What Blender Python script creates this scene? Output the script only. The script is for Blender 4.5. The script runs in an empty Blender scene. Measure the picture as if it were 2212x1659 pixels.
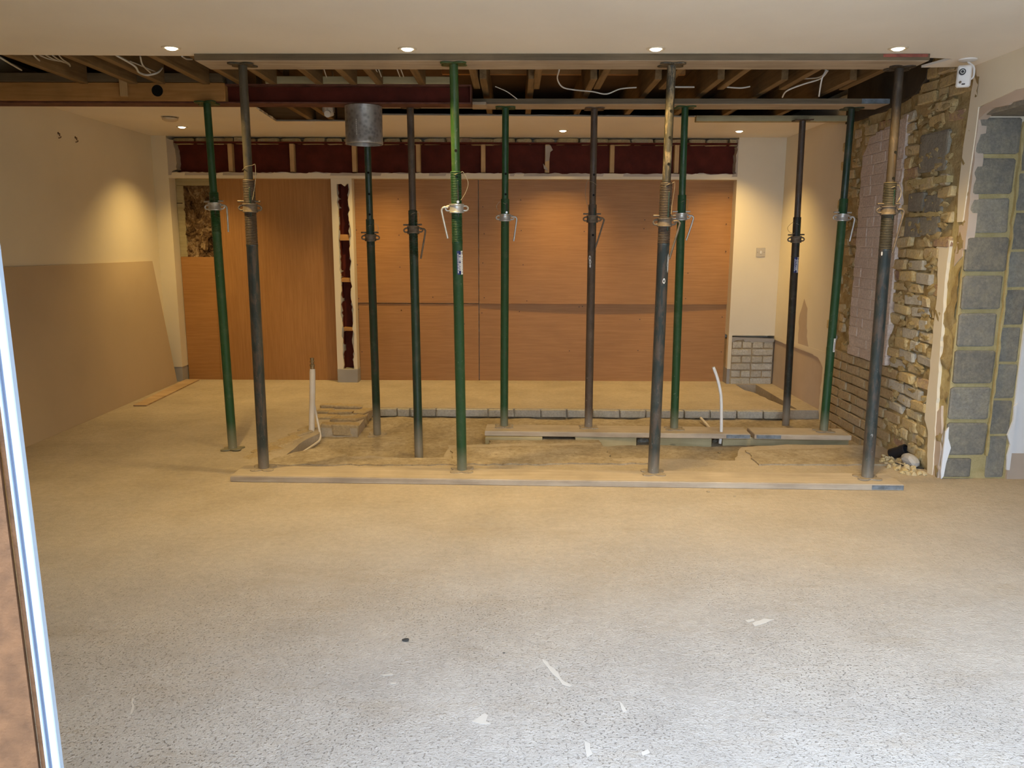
import bpy, bmesh, math, random
from math import *
from mathutils import Vector, Matrix, noise
random.seed(7)
S = bpy.context.scene
COL = S.collection

# ------------------------------------------------------------------ camera
W, H, FPX = 2212.0, 1659.0, 1700.0
PITCH, ROLL, YAW, CZ = radians(10.3), radians(.2), radians(-.15), 1.44
cf = Vector((sin(YAW)*cos(PITCH), cos(YAW)*cos(PITCH), -sin(PITCH)))
_r = cf.cross(Vector((0, 0, 1))).normalized(); _u = _r.cross(cf)
cr = cos(ROLL)*_r + sin(ROLL)*_u
cu = -sin(ROLL)*_r + cos(ROLL)*_u
CP = Vector((0, 0, CZ))
cd = bpy.data.cameras.new('camera'); cam = bpy.data.objects.new('camera', cd); COL.objects.link(cam)
M = Matrix((cr, cu, -cf)).transposed().to_4x4(); M.translation = CP
cam.matrix_world = M
cd.sensor_fit = 'HORIZONTAL'; cd.sensor_width = 36; cd.lens = 36*FPX/W; cd.clip_start = .05
S.camera = cam

# measuring helpers: a photo position seen on a plane of the room gives the real place in metres
def ray(x, y): return cf + cr*((x-W/2)/FPX) - cu*((y-H/2)/FPX)
def atz(x, y, z=0.): d = ray(x, y); return CP + d*((z-CZ)/d.z)
def aty(x, y, Y): d = ray(x, y); return CP + d*(Y/d.y)
def atx(x, y, X): d = ray(x, y); return CP + d*(X/d.x)

# ------------------------------------------------------------------ light
wd = bpy.data.worlds.new('overcast_sky'); S.world = wd; wd.use_nodes = True
bg = wd.node_tree.nodes['Background']; bg.inputs[0].default_value = (.66, .80, 1.0, 1); bg.inputs[1].default_value = 7.4
S.view_settings.view_transform = 'Standard'; S.view_settings.look = 'None'; S.view_settings.gamma = 1
S.view_settings.exposure = 0.14; S.view_settings.use_curve_mapping = False
SPOT_W = 98.0
WARM = (1.0, .69, .26)

# ------------------------------------------------------------------ materials
MATS = {}
class NB:
    def __init__(s, name):
        s.m = bpy.data.materials.new(name); s.m.use_nodes = True
        s.t = s.m.node_tree; s.b = s.t.nodes['Principled BSDF']; s.g = None
        MATS[name] = s.m
    def n(s, k, **kw):
        x = s.t.nodes.new(k)
        for a, v in kw.items():
            if a.startswith('i_'):
                x.inputs[int(a[2:]) if a[2:].isdigit() else a[2:].replace('_', ' ')].default_value = v
            else: setattr(x, a, v)
        return x
    def l(s, a, b): s.t.links.new(a, b)
    def pos(s, scale=(1, 1, 1), obj=False):
        if obj: o = s.n('ShaderNodeTexCoord').outputs['Object']
        else: o = s.n('ShaderNodeNewGeometry').outputs['Position']
        mp = s.n('ShaderNodeMapping'); mp.inputs['Scale'].default_value = scale; s.l(o, mp.inputs[0]); return mp.outputs[0]
    def noise(s, sc, det=4, rough=.55, vec=None, dist=0):
        x = s.n('ShaderNodeTexNoise'); x.inputs['Scale'].default_value = sc; x.inputs['Detail'].default_value = det
        x.inputs['Roughness'].default_value = rough; x.inputs['Distortion'].default_value = dist
        s.l(vec if vec else s.pos(), x.inputs['Vector']); return x.outputs[0]
    def vor(s, sc, vec=None, feat='F1'):
        x = s.n('ShaderNodeTexVoronoi'); x.feature = feat; x.inputs['Scale'].default_value = sc
        s.l(vec if vec else s.pos(), x.inputs['Vector']); return x.outputs[0]
    def ramp(s, f, stops):
        x = s.n('ShaderNodeValToRGB'); e = x.color_ramp.elements
        while len(e) < len(stops): e.new(.5)
        for q, (p, c) in zip(e, stops):
            q.position = p; q.color = (c, c, c, 1) if isinstance(c, (int, float)) else (*c, 1)
        s.l(f, x.inputs[0]); return x.outputs[0]
    def mix(s, f, a, b, mode='MIX'):
        x = s.n('ShaderNodeMix'); x.data_type = 'RGBA'; x.blend_type = mode
        for sock, v in ((x.inputs[0], f), (x.inputs[6], a), (x.inputs[7], b)):
            if isinstance(v, (int, float)): sock.default_value = v
            elif isinstance(v, tuple): sock.default_value = (*v, 1)
            else: s.l(v, sock)
        return x.outputs[2]
    def math(s, op, a, b=0.):
        x = s.n('ShaderNodeMath'); x.operation = op
        for i, v in ((0, a), (1, b)):
            if isinstance(v, (int, float)): x.inputs[i].default_value = v
            else: s.l(v, x.inputs[i])
        return x.outputs[0]
    def out(s, col, rough=.8, bump=None, bs=.3, bd=.01, metal=0., spec=.3, rlink=None):
        if isinstance(col, tuple): s.b.inputs['Base Color'].default_value = (*col, 1)
        else: s.l(col, s.b.inputs['Base Color'])
        s.b.inputs['Roughness'].default_value = rough; s.b.inputs['Metallic'].default_value = metal
        s.b.inputs['Specular IOR Level'].default_value = spec
        if rlink is not None: s.l(rlink, s.b.inputs['Roughness'])
        if bump is not None:
            x = s.n('ShaderNodeBump'); x.inputs['Strength'].default_value = bs; x.inputs['Distance'].default_value = bd
            s.l(bump, x.inputs['Height']); s.l(x.outputs[0], s.b.inputs['Normal'])
        return s.m
def scl(c, k): return tuple(min(1, v*k) for v in c)

def m_plain(name, c, rough=.8, var=.12, sc=6, bs=.15, bsc=60, metal=0., bd=.004, spec=.3):
    q = NB(name); f = q.noise(sc, 5)
    return q.out(q.ramp(f, [(.3, scl(c, 1-var)), (.7, scl(c, 1+var))]), rough, q.noise(bsc, 3), bs, bd, metal, spec)

def m_floor():
    q = NB('dusty_concrete')
    sx = q.n('ShaderNodeSeparateXYZ'); q.l(q.n('ShaderNodeNewGeometry').outputs['Position'], sx.inputs[0])
    y = q.math('ADD', sx.outputs[1], q.math('MULTIPLY', q.noise(.9, 4), 1.6))
    dust = q.ramp(q.math('MULTIPLY', q.math('SUBTRACT', y, 3.0), .4), [(0., 0.), (1., 1.)])   # the sandy dust lies towards the demolition
    grey = q.ramp(q.noise(3, 6, .6), [(.3, (.43, .415, .40)), (.7, (.53, .515, .50))])
    sand = q.ramp(q.noise(2.2, 6, .65), [(.3, (.40, .33, .235)), (.7, (.53, .445, .33))])
    col = q.mix(dust, grey, sand)
    col = q.mix(.7, col, q.ramp(q.noise(30, 8, .75), [(.3, .80), (.7, 1.16)]), 'MULTIPLY')
    col = q.mix(q.ramp(q.noise(2.6, 8, .75, q.pos((.6, 1.6, 1))), [(.52, 0.), (.68, .35)]), col, (.36, .29, .20))
    patch = q.ramp(q.noise(1.3, 3), [(.38, .25), (.62, 1.)])
    pore = q.math('MULTIPLY', q.ramp(q.noise(105, 2, .55), [(.60, 0.), (.66, .9)]), patch)
    pore = q.math('MULTIPLY', pore, q.ramp(dust, [(0., .75), (.8, .12)]))
    col = q.mix(pore, col, (.16, .14, .12))
    lite = q.math('MULTIPLY', q.ramp(q.vor(46), [(.05, 1.), (.12, 0.)]), q.ramp(q.noise(5, 2), [(.5, 0.), (.6, .5)]))
    lite = q.math('MULTIPLY', lite, q.ramp(dust, [(0., 1.), (.8, .1)]))
    col = q.mix(lite, col, (.72, .70, .66))
    sm = q.ramp(q.noise(7, 6, .7, q.pos((1, .45, 1)), .8), [(.70, 0.), (.76, .55)])
    sm = q.math('MULTIPLY', sm, q.ramp(dust, [(0., 1.), (.6, .1)]))
    col = q.mix(sm, col, (.66, .67, .68))
    b = q.math('SUBTRACT', q.math('ADD', q.math('MULTIPLY', q.noise(30, 6, .7), .7), q.math('MULTIPLY', q.noise(120, 3), .3)), q.math('MULTIPLY', pore, .9))
    return q.out(col, .82, b, .8, .012, spec=.25)
m_floor()
def m_sand():
    q = NB('pit_dust')
    col = q.ramp(q.noise(3, 7, .65), [(.28, (.28, .22, .14)), (.5, (.39, .32, .22)), (.75, (.50, .42, .31))])  # dust tones darkened, putting the sunken patch's shade into the colour
    col = q.mix(q.ramp(q.noise(45, 3), [(.60, 0.), (.70, .7)]), col, (.22, .17, .11))
    col = q.mix(.8, col, q.ramp(q.noise(24, 8, .75), [(.3, .72), (.7, 1.22)]), 'MULTIPLY')
    return q.out(col, .95, q.noise(28, 8, .7), .6, .012, spec=.1)
m_sand()
def m_plaster(name, c, var=.04):
    q = NB(name)
    f = q.noise(1.5, 4)
    return q.out(q.ramp(f, [(.3, scl(c, 1-var)), (.7, scl(c, 1+var))]), .75, q.noise(140, 3), .08, .003, spec=.25)
m_plaster('wall_paint', (.72, .64, .485)); m_plaster('ceiling_paint', (.85, .795, .70)); m_plaster('hall_paint', (.74, .73, .71))
m_plaster('bare_plaster', (.50, .40, .31), .15); m_plaster('broken_plaster', (.46, .40, .33), .25); m_plaster('grey_render', (.36, .34, .31), .2)
def m_brick(name, stops, stain, sb=.35):
    q = NB(name)
    oi = q.n('ShaderNodeObjectInfo').outputs['Random']
    base = q.ramp(oi, stops)
    base = q.mix(q.ramp(q.noise(14, 6, .7), [(.42, 0.), (.66, sb)]), base, stain)
    base = q.mix(.55, base, q.ramp(q.noise(60, 5, .7), [(.3, .62), (.7, 1.35)]), 'MULTIPLY')
    return q.out(base, .92, q.noise(45, 7, .75), .8, .012, spec=.12)
m_brick('rough_brick', [(0, (.52, .41, .22)), (.35, (.60, .50, .32)), (.6, (.52, .38, .19)), (.85, (.62, .55, .42)), (.95, (.40, .26, .18)), (1, (.32, .22, .18))], (.66, .50, .22), .8)
m_brick('stock_brick', [(0, (.40, .30, .17)), (.5, (.48, .37, .22)), (1, (.44, .35, .23))], (.55, .42, .22))
m_brick('pale_brick', [(0, (.48, .44, .36)), (.5, (.56, .53, .45)), (1, (.52, .47, .36))], (.40, .34, .22))
m_brick('painted_brick', [(0, (.62, .51, .43)), (1, (.68, .57, .48))], (.50, .40, .30), .25)
m_brick('grey_block', [(0, (.20, .183, .15)), (.5, (.24, .222, .185)), (1, (.28, .26, .215))], (.46, .40, .26), .35)
def m_mortar(name, a, b):
    q = NB(name)
    return q.out(q.ramp(q.noise(16, 7, .7), [(.3, a), (.7, b)]), .95, q.noise(40, 7, .75), .9, .015, spec=.1)
m_mortar('ochre_mortar', (.34, .25, .11), (.56, .44, .23)); m_mortar('yellow_mortar', (.47, .37, .16), (.63, .51, .26)); m_mortar('sand_mortar', (.36, .27, .16), (.50, .40, .26))
m_mortar('rubble', (.22, .15, .08), (.50, .40, .26))
def m_wood(name, c1, c2, axis='X', rough=.7, g=1., knots=.0):
    q = NB(name)
    sc = {'X': (.9, 14, 14), 'Y': (14, .9, 14), 'Z': (14, 14, .9)}[axis]
    v = q.pos(tuple(g*a for a in sc), obj=False)
    f = q.noise(2.2, 6, .6, v, .6)
    col = q.ramp(f, [(.28, c1), (.72, c2)])
    d = q.ramp(q.noise(3.5, 5, .6), [(.3, .72), (.7, 1.15)])
    col = q.mix(.7, col, d, 'MULTIPLY')
    if knots: col = q.mix(q.ramp(q.vor(3.2, q.pos({'X': (1, 2.6, 2.6), 'Y': (2.6, 1, 2.6), 'Z': (2.6, 2.6, 1)}[axis])), [(.05, knots), (.10, 0.)]), col, scl(c1, .35))
    return q.out(col, rough, f, .25, .003, spec=.25)
m_wood('weathered_timber', (.36, .28, .20), (.52, .43, .32)); m_wood('dusty_board', (.41, .335, .24), (.52, .435, .325))
m_wood('joist_wood', (.15, .09, .038), (.28, .18, .085), 'Y'); m_wood('joist_wood_cross', (.36, .175, .055), (.52, .28, .10), 'X', knots=.7)
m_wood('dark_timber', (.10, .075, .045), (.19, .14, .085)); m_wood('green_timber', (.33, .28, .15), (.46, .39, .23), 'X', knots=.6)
m_wood('stud_wood', (.46, .29, .13), (.62, .42, .21), 'Z', knots=.5); m_wood('orange_batten', (.50, .22, .06), (.70, .34, .12))
m_wood('gauge_board', (.40, .27, .15), (.58, .42, .26), 'X')
def m_veneer(name, axis):
    q = NB(name)
    sc = (2.5, 2.5, 60) if axis == 'X' else (60, 2.5, 2.5)
    f = q.noise(1.3, 5, .65, q.pos(sc), .15)
    col = q.ramp(f, [(.3, (.335, .158, .050)), (.7, (.43, .215, .072))])
    col = q.mix(.5, col, q.ramp(q.noise(2.0, 3), [(.3, .85), (.7, 1.1)]), 'MULTIPLY')
    return q.out(col, .5, f, .05, .002, spec=.35)
m_veneer('veneer_across', 'X'); m_veneer('veneer_upright', 'Z')
m_plain('red_oxide_steel', (.088, .016, .009), .7, .25, 8, .3, 50, spec=.15); m_plain('red_steel_dusty', (.12, .045, .030), .75, .4, 12, .4, 60)
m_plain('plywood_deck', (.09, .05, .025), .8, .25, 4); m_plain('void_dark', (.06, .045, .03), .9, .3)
m_plain('plasterboard', (.50, .385, .25), .85, .05, 1.2, .05)
m_plain('aluminium_frame', (.30, .36, .44), .35, .02, 3, .02); m_plain('rubber_groove', (.10, .12, .17), .5, .05)
m_plain('rusty_cladding', (.12, .056, .023), .8, .3, 30, .5, 120)
m_plain('white_plastic', (.74, .72, .68), .4, .03); m_plain('dusty_plastic', (.66, .60, .52), .6, .1); m_plain('cream_plastic', (.60, .52, .40), .5, .08)
m_plain('cable_white', (.62, .60, .56), .5, .05); m_plain('black_plastic', (.015, .015, .017), .4, .1); m_plain('dark_hole', (.004, .004, .004), 1., 0)
m_plain('hairline', (.05, .04, .03), 1., 0); m_plain('brass', (.30, .22, .12), .45, .25, 30, metal=.7); m_plain('copper_pipe', (.42, .28, .17), .7, .2)
m_plain('steel_screw', (.10, .06, .04), .6, .2); m_plain('switch_plate', (.55, .50, .42), .35, .02, metal=.3); m_plain('blue_band', (.19, .215, .235), .5, .35, 30, metal=.4)
m_plain('navy_sticker', (.012, .02, .11), .4, .03); m_plain('white_sticker', (.75, .73, .69), .5, .03); m_plain('ink', (.02, .02, .03), .6, 0)
m_plain('red_paint', (.24, .07, .05), .7, .3, 25); m_plain('splash_white', (.58, .56, .53), .8, .08)
m_plain('dark_rag', (.05, .05, .05), .9, .3)
def m_galv():
    q = NB('galvanised')
    f = q.vor(38); c = q.ramp(f, [(.1, (.36, .36, .36)), (.6, (.60, .60, .59))])
    c = q.mix(q.ramp(q.noise(6, 5), [(.4, 0.), (.7, .6)]), c, (.20, .165, .12))
    return q.out(c, .35, q.noise(30, 4), .2, .004, metal=.75, rlink=q.ramp(q.noise(20, 4), [(.3, .28), (.7, .55)]))
m_galv()
def m_post(name, paint, rust, amt, rough=.42, dirt=(.40, .33, .24)):
    q = NB(name)
    st = q.pos((16, 16, 3.2))
    f = q.noise(2.2, 7, .7, st, .4)
    c = q.mix(q.ramp(f, [(max(0, .62-amt*.5), 0.), (max(.02, .72-amt*.5), 1.)]), paint, rust)
    chips = q.ramp(q.noise(75, 3, .6, q.pos((1, 1, .5))), [(.69, 0.), (.73, .8)])
    sz = q.n('ShaderNodeSeparateXYZ'); q.l(q.n('ShaderNodeNewGeometry').outputs['Position'], sz.inputs[0])
    low = q.ramp(q.math('MULTIPLY', sz.outputs[2], .9), [(0., 1.), (.55, .25)])     # mortar splashes sit low on the tube
    c = q.mix(q.math('MULTIPLY', chips, low), c, (.55, .52, .45))
    c = q.mix(q.ramp(sz.outputs[2], [(0., .55), (.20, .0)]), c, dirt)
    c = q.mix(q.ramp(q.noise(9, 6, .7), [(.5, 0.), (.75, .12)]), c, dirt)
    return q.out(c, rough, f, .2, .003, spec=.42, rlink=q.ramp(f, [(.4, rough*.8), (.7, min(1, rough+.3))]))
m_post('post_green', (.014, .060, .019), (.05, .04, .025), .02)
m_post('post_bright_green', (.024, .070, .014), (.07, .09, .028), .18, .36)
m_post('post_dark_green', (.011, .032, .018), (.035, .03, .022), .2)
m_post('post_black', (.018, .022, .017), (.035, .022, .014), .3)
m_post('post_blue_grey', (.028, .038, .036), (.085, .062, .045), .3, .36)
m_post('post_brown', (.055, .037, .026), (.085, .055, .034), .4, .55)
m_post('post_rust', (.075, .048, .024), (.036, .025, .015), .5, .6)
m_post('post_mottled', (.035, .030, .019), (.20, .152, .09), .26, .6)
m_post('post_dusty_olive', (.034, .030, .018), (.058, .046, .028), .5, .6)
m_post('plate_dust', (.34, .28, .19), (.20, .16, .11), .4, .8)
m_plain('zinc', (.50, .48, .44), .38, .15, 40, .2, 80, metal=.6); m_plain('old_steel', (.15, .115, .08), .6, .3, 40, .3, 80, metal=.3)
m_plain('wire', (.34, .28, .18), .4, .1, metal=.4)
def m_emit(name, c, s):
    m = bpy.data.materials.new(name); m.use_nodes = True; b = m.node_tree.nodes['Principled BSDF']
    b.inputs['Emission Color'].default_value = (*c, 1); b.inputs['Emission Strength'].default_value = s; MATS[name] = m
m_emit('lamp_glow', (1, .86, .62), 9.)
def m_wool():
    q = NB('mineral_wool')
    f = q.noise(7, 8, .7, q.pos((1.2, 1, .8)), 1.5)
    c = q.ramp(f, [(.36, (.03, .016, .009)), (.5, (.20, .12, .06)), (.64, (.46, .34, .20))])
    return q.out(c, .95, f, 1., .03, spec=.1)
m_wool()

# ------------------------------------------------------------------ building helpers
def setp(o, label=None, cat=None, group=None, kind=None):
    for k, v in (('label', label), ('category', cat), ('group', group), ('kind', kind)):
        if v: o[k] = v
    return o
def thing(name, label, cat, loc=(0, 0, 0), group=None, rz=0):
    o = bpy.data.objects.new(name, None); COL.objects.link(o); o.empty_display_size = .05
    o.location = loc; o.rotation_euler = (0, 0, rz)
    return setp(o, label, cat, group)
def mobj(name, me, parent=None, mat=None, loc=None, rot=None, scale=None, label=None):
    o = bpy.data.objects.new(name, me); COL.objects.link(o)
    if mat: me.materials.clear(); me.materials.append(MATS[mat])
    if parent: o.parent = parent
    if loc is not None: o.location = loc
    if rot is not None: o.rotation_euler = rot
    if scale is not None: o.scale = scale
    if label: o['label'] = label
    return o
def fin(bm, name, mat, parent=None, smooth=False, label=None, kind=None, off=None, loc=None, rot=None):
    if off is not None: bmesh.ops.translate(bm, vec=-Vector(off), verts=bm.verts)
    bmesh.ops.recalc_face_normals(bm, faces=bm.faces)
    me = bpy.data.meshes.new(name); bm.to_mesh(me); bm.free()
    if smooth:
        for p in me.polygons: p.use_smooth = True
        try: me.set_sharp_from_angle(angle=radians(40))
        except Exception: pass
    o = mobj(name, me, parent, mat, loc if loc is not None else off if parent is None and off is not None else None, rot, None, label)
    if kind: o['kind'] = kind
    return o
def B(): return bmesh.new()
def box(bm, x0, x1, y0, y1, z0, z1, bev=0.):
    r = bmesh.ops.create_cube(bm, size=1)
    vs = r['verts']
    bmesh.ops.scale(bm, vec=(abs(x1-x0), abs(y1-y0), abs(z1-z0)), verts=vs)
    bmesh.ops.translate(bm, vec=((x0+x1)/2, (y0+y1)/2, (z0+z1)/2), verts=vs)
    if bev:
        es = list({e for v in vs for e in v.link_edges})
        bmesh.ops.bevel(bm, geom=es, offset=bev, segments=1, affect='EDGES')
    return bm
def cyl(bm, p0, p1, r0, r1=None, seg=20, caps=True):
    p0, p1 = Vector(p0), Vector(p1); r1 = r0 if r1 is None else r1
    d = p1-p0; q = d.to_track_quat('Z', 'Y').to_matrix().to_4x4(); q.translation = (p0+p1)/2
    bmesh.ops.create_cone(bm, cap_ends=caps, segments=seg, radius1=r0, radius2=r1, depth=d.length, matrix=q)
    return bm
def tube(bm, pts, r, seg=8):
    pts = [Vector(p) for p in pts]; rings = []
    nrm = None
    for i, p in enumerate(pts):
        t = (pts[min(i+1, len(pts)-1)]-pts[max(i-1, 0)]).normalized()
        if nrm is None: nrm = t.orthogonal().normalized()
        nrm = (nrm - t*nrm.dot(t)).normalized(); b = t.cross(nrm)
        rr = r[i] if isinstance(r, (list, tuple)) else r
        rings.append([bm.verts.new(p + (nrm*cos(2*pi*k/seg)+b*sin(2*pi*k/seg))*rr) for k in range(seg)])
    for a, b in zip(rings, rings[1:]):
        for k in range(seg): bm.faces.new((a[k], a[(k+1) % seg], b[(k+1) % seg], b[k]))
    bm.faces.new(rings[0]); bm.faces.new(rings[-1])
    return bm
def lathe(bm, prof, seg=28, c=(0, 0, 0)):
    rings = [[bm.verts.new((c[0]+r*cos(2*pi*k/seg), c[1]+r*sin(2*pi*k/seg), c[2]+z)) for k in range(seg)] for r, z in prof]
    for a, b in zip(rings, rings[1:]):
        for k in range(seg): bm.faces.new((a[k], a[(k+1) % seg], b[(k+1) % seg], b[k]))
    return bm
def smoothpts(pts, n=6):
    P = [Vector(p) for p in pts]; out = []
    for i in range(len(P)-1):
        a, b, c, d = P[max(i-1, 0)], P[i], P[i+1], P[min(i+2, len(P)-1)]
        for k in range(n):
            t = k/n
            out.append(.5*((2*b)+(c-a)*t+(2*a-5*b+4*c-d)*t*t+(3*b-a-3*c+d)*t**3))
    out.append(P[-1]); return out
def poly(bm, pts, vec):
    """flat outline given extruded thickness"""
    vs = [bm.verts.new(p) for p in pts]
    es = [bm.edges.new((vs[i], vs[(i+1) % len(vs)])) for i in range(len(vs))]
    r = bmesh.ops.triangle_fill(bm, use_beauty=True, edges=es)
    fs = [f for f in r['geom'] if isinstance(f, bmesh.types.BMFace)]
    e = bmesh.ops.extrude_face_region(bm, geom=fs)
    bmesh.ops.translate(bm, vec=vec, verts=[v for v in e['geom'] if isinstance(v, bmesh.types.BMVert)])
    return bm
def jag(p, q, amp, step, n=None, rnd=random):
    """broken edge from p to q (2D), end points kept, q left out"""
    p, q = Vector(p), Vector(q); L = (q-p).length; k = max(1, int(L/step)); nn = Vector((-(q-p).y, (q-p).x)).normalized()
    out = [tuple(p)]
    for i in range(1, k): out.append(tuple(p.lerp(q, (i+rnd.uniform(-.3, .3))/k)+nn*rnd.uniform(-amp, amp)))
    return out
def outline(pts, amps, step=.035):
    o = []
    for i, p in enumerate(pts):
        q = pts[(i+1) % len(pts)]; a = amps[i] if isinstance(amps, (list, tuple)) else amps
        o += jag(p, q, a, step) if a else [tuple(p)]
    return o
def YZ(pts, x): return [(x, a, b) for a, b in pts]
def XZ(pts, y): return [(a, y, b) for a, b in pts]
def XY(pts, z): return [(a, b, z) for a, b in pts]

# unit brick meshes shared by every brick
def unit_brick(seed, jit, bev):
    rr = random.Random(seed); bm = B(); bmesh.ops.create_cube(bm, size=1)
    for v in bm.verts: v.co += Vector([rr.uniform(-jit, jit) for _ in range(3)])
    bmesh.ops.bevel(bm, geom=list(bm.edges), offset=bev, segments=1, affect='EDGES')
    for v in bm.verts: v.co += Vector([rr.uniform(-jit, jit)*.35 for _ in range(3)])
    bmesh.ops.recalc_face_normals(bm, faces=bm.faces)
    me = bpy.data.meshes.new('brick'); bm.to_mesh(me); bm.free(); return me
UB = {}
def brick_mesh(mat, rough=False):
    k = (mat, rough)
    if k not in UB:
        UB[k] = []
        for i in range(6 if rough else 4):
            me = unit_brick(i+(50 if rough else 0), .10 if rough else .02, .10 if rough else .05); me.materials.append(MATS[mat]); UB[k].append(me)
    return random.choice(UB[k])
def brick(parent, c, size, mat, rough=False, name='brick', rot=None):
    o = bpy.data.objects.new(name, brick_mesh(mat, rough)); COL.objects.link(o); o.parent = parent
    o.location = c; o.scale = size
    if rot: o.rotation_euler = rot
    return o

# ------------------------------------------------------------------ room sizes
XL, XR, ZC = -3.56, 2.65, 2.44
YF, YP = 7.98, 8.12          # face of the back wall, face of the boards in its recess
Y0 = 1.0                     # plane of the glazed opening we look through
YO = 4.60                    # front edge of the opened ceiling
PIT = -.075
def struct(bm, name, mat, **k): return fin(bm, name, mat, kind='structure', **k)

# floor: slab with the sunken patch cut out
pit_px = [(800, 884), (796, 893), (772, 925), (694, 924), (690, 936), (664, 948), (616, 984), (690, 990), (800, 984), (900, 991), (958, 988), (968, 962), (1100, 958),
          (1298, 957), (1318, 990), (1450, 991), (1588, 995), (1602, 966), (1700, 960), (1868, 962)]
pit = [atz(x, y).to_2d() for x, y in pit_px]
ybk = atz(1100, 884).y
pit += [Vector((XR+.05, pit[-1].y+.05)), Vector((XR+.05, 6.70))]
pit = [tuple(p) for p in pit]; pit[0] = (pit[0][0], 6.74)
rag = []
for i, p in enumerate(pit):
    q = pit[(i+1) % len(pit)]
    rag += jag(p, q, .012, .07) if i < 19 and i > 4 else [p]
hole2 = [atz(1600, 838).to_2d(), atz(1655, 862).to_2d(), atz(1716, 884).to_2d()]
hole2 = [(hole2[0].x, 7.95), tuple(hole2[0]), *jag(hole2[0], hole2[2], .02, .1)[1:], tuple(hole2[2]), (XR-.17, hole2[2].y), (XR-.17, 7.95)]
def slab(name, outer, holes, z, t, mat, dz=0):
    bm = B(); E = []
    for lp in [outer]+holes:
        vs = [bm.verts.new((x, y, z)) for x, y in lp]; E += [bm.edges.new((vs[i], vs[(i+1) % len(vs)])) for i in range(len(vs))]
    bmesh.ops.triangle_fill(bm, use_beauty=True, edges=E)
    # drop faces that fell inside a hole
    def inside(p, lp):
        c = False
        for i in range(len(lp)):
            (x1, y1), (x2, y2) = lp[i], lp[i-1]
            if (y1 > p.y) != (y2 > p.y) and p.x < (x2-x1)*(p.y-y1)/(y2-y1)+x1: c = not c
        return c
    bad = [f for f in bm.faces if any(inside(f.calc_center_median(), h) for h in holes)]
    bmesh.ops.delete(bm, geom=bad, context='FACES')
    r = bmesh.ops.extrude_face_region(bm, geom=list(bm.faces))
    bmesh.ops.translate(bm, vec=(0, 0, -t), verts=[v for v in r['geom'] if isinstance(v, bmesh.types.BMVert)])
    return struct(bm, name, mat)
floor = slab('floor', [(XL-.1, -.3), (5.6, -.3), (5.6, 8.5), (XL-.1, 8.5)], [rag, hole2], 0, .3, 'dusty_concrete')

# floor of the sunken patch, a rough sheet of rubble and dust
def rough_sheet(name, x0, x1, y0, y1, z, nx, ny, amp, mat, parent=None, fr=3., kind=None):
    bm = B(); g = [[None]*(ny+1) for _ in range(nx+1)]
    for i in range(nx+1):
        for j in range(ny+1):
            x = x0+(x1-x0)*i/nx; y = y0+(y1-y0)*j/ny
            g[i][j] = bm.verts.new((x, y, z+amp*noise.fractal(Vector((x*fr, y*fr, 1.7)), .8, 2., 4)))
    for i in range(nx):
        for j in range(ny): bm.faces.new((g[i][j], g[i+1][j], g[i+1][j+1], g[i][j+1]))
    return fin(bm, name, mat, parent, smooth=True, kind=kind)
rough_sheet('pit_floor', -2.1, XR+.02, 4.85, 6.85, PIT, 150, 70, .014, 'pit_dust', floor)
rough_sheet('pit_floor', 1.9, XR+.05, 6.6, 8.0, -.16, 40, 50, .05, 'rubble', floor, 7.)

# low drift of dust at the near lip of the patch and pieces of the broken screed
def lump(name, px, z, th, mat, parent, amp=.015, step=.05):
    pts = [atz(x, y, z) for x, y in px]; pts = [(p.x, p.y) for p in pts]
    bm = B(); poly(bm, XY(outline(pts, amp, step), z-th), (0, 0, th)); return fin(bm, name, mat, parent)
lump('screed_patch', [(610, 984), (700, 962), (765, 990), (1010, 990), (1010, 1003), (560, 1003)], .008, .03, 'pit_dust', floor)
lump('screed_patch', [(975, 968), (1080, 964), (1300, 960), (1325, 994), (1400, 1000), (985, 1002)], .010, .03, 'pit_dust', floor)
lump('screed_patch', [(1610, 972), (1850, 966), (1925, 1002), (1640, 1003)], .010, .03, 'pit_dust', floor)
lump('screed_patch', [(1060, 938), (1290, 940), (1300, 958), (1060, 962)], -.03, .06, 'pit_dust', floor)

# brick edging of the sunken patch
def edging():
    x = atz(800, 885).x
    k = 0
    while x < XR-.30:
        w = .215 if k not in (1, 12) else .10
        if k == 12: w = .09
        y = 6.785 - .045*(x+1.2)/3.6
        brick(floor, (x+w/2, y-.035, -.036), (w, .10, .064), 'pale_brick', rot=(0, random.uniform(-.02, .02), random.uniform(-.03, .03)))
        x += w+.013; k += 1
edging()
# the little brick pier left of it
for (px, py, ln, rz) in [(708, 917, .1, 0), (745, 918, .18, .05), (738, 905, .2, .1), (772, 902, .2, 1.25), (706, 900, .18, .15), (785, 888, .2, 1.3), (735, 890, .21, .1), (700, 888, .15, .1), (752, 878, .2, .05), (715, 876, .16, .0)]:
    p = atz(px, py, .012); brick(floor, (p.x, p.y, -.022), (ln, .105, .085), 'stock_brick', True, rot=(0, 0, rz))
# bricks of a buried course showing between patch and slab on the left
for t in (0, .17, .34, .52, .7, .87):
    p = atz(672-132*t, 925+68*t, .0); brick(floor, (p.x, p.y, -.036), (.2, .11, .09), 'stock_brick', True, rot=(0, 0, 1.0+random.uniform(-.15, .15)))

# ground outside
bm = B(); box(bm, -14, 14, -18, -.31, -.25, -.05); struct(bm, 'ground', 'dusty_concrete')

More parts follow.
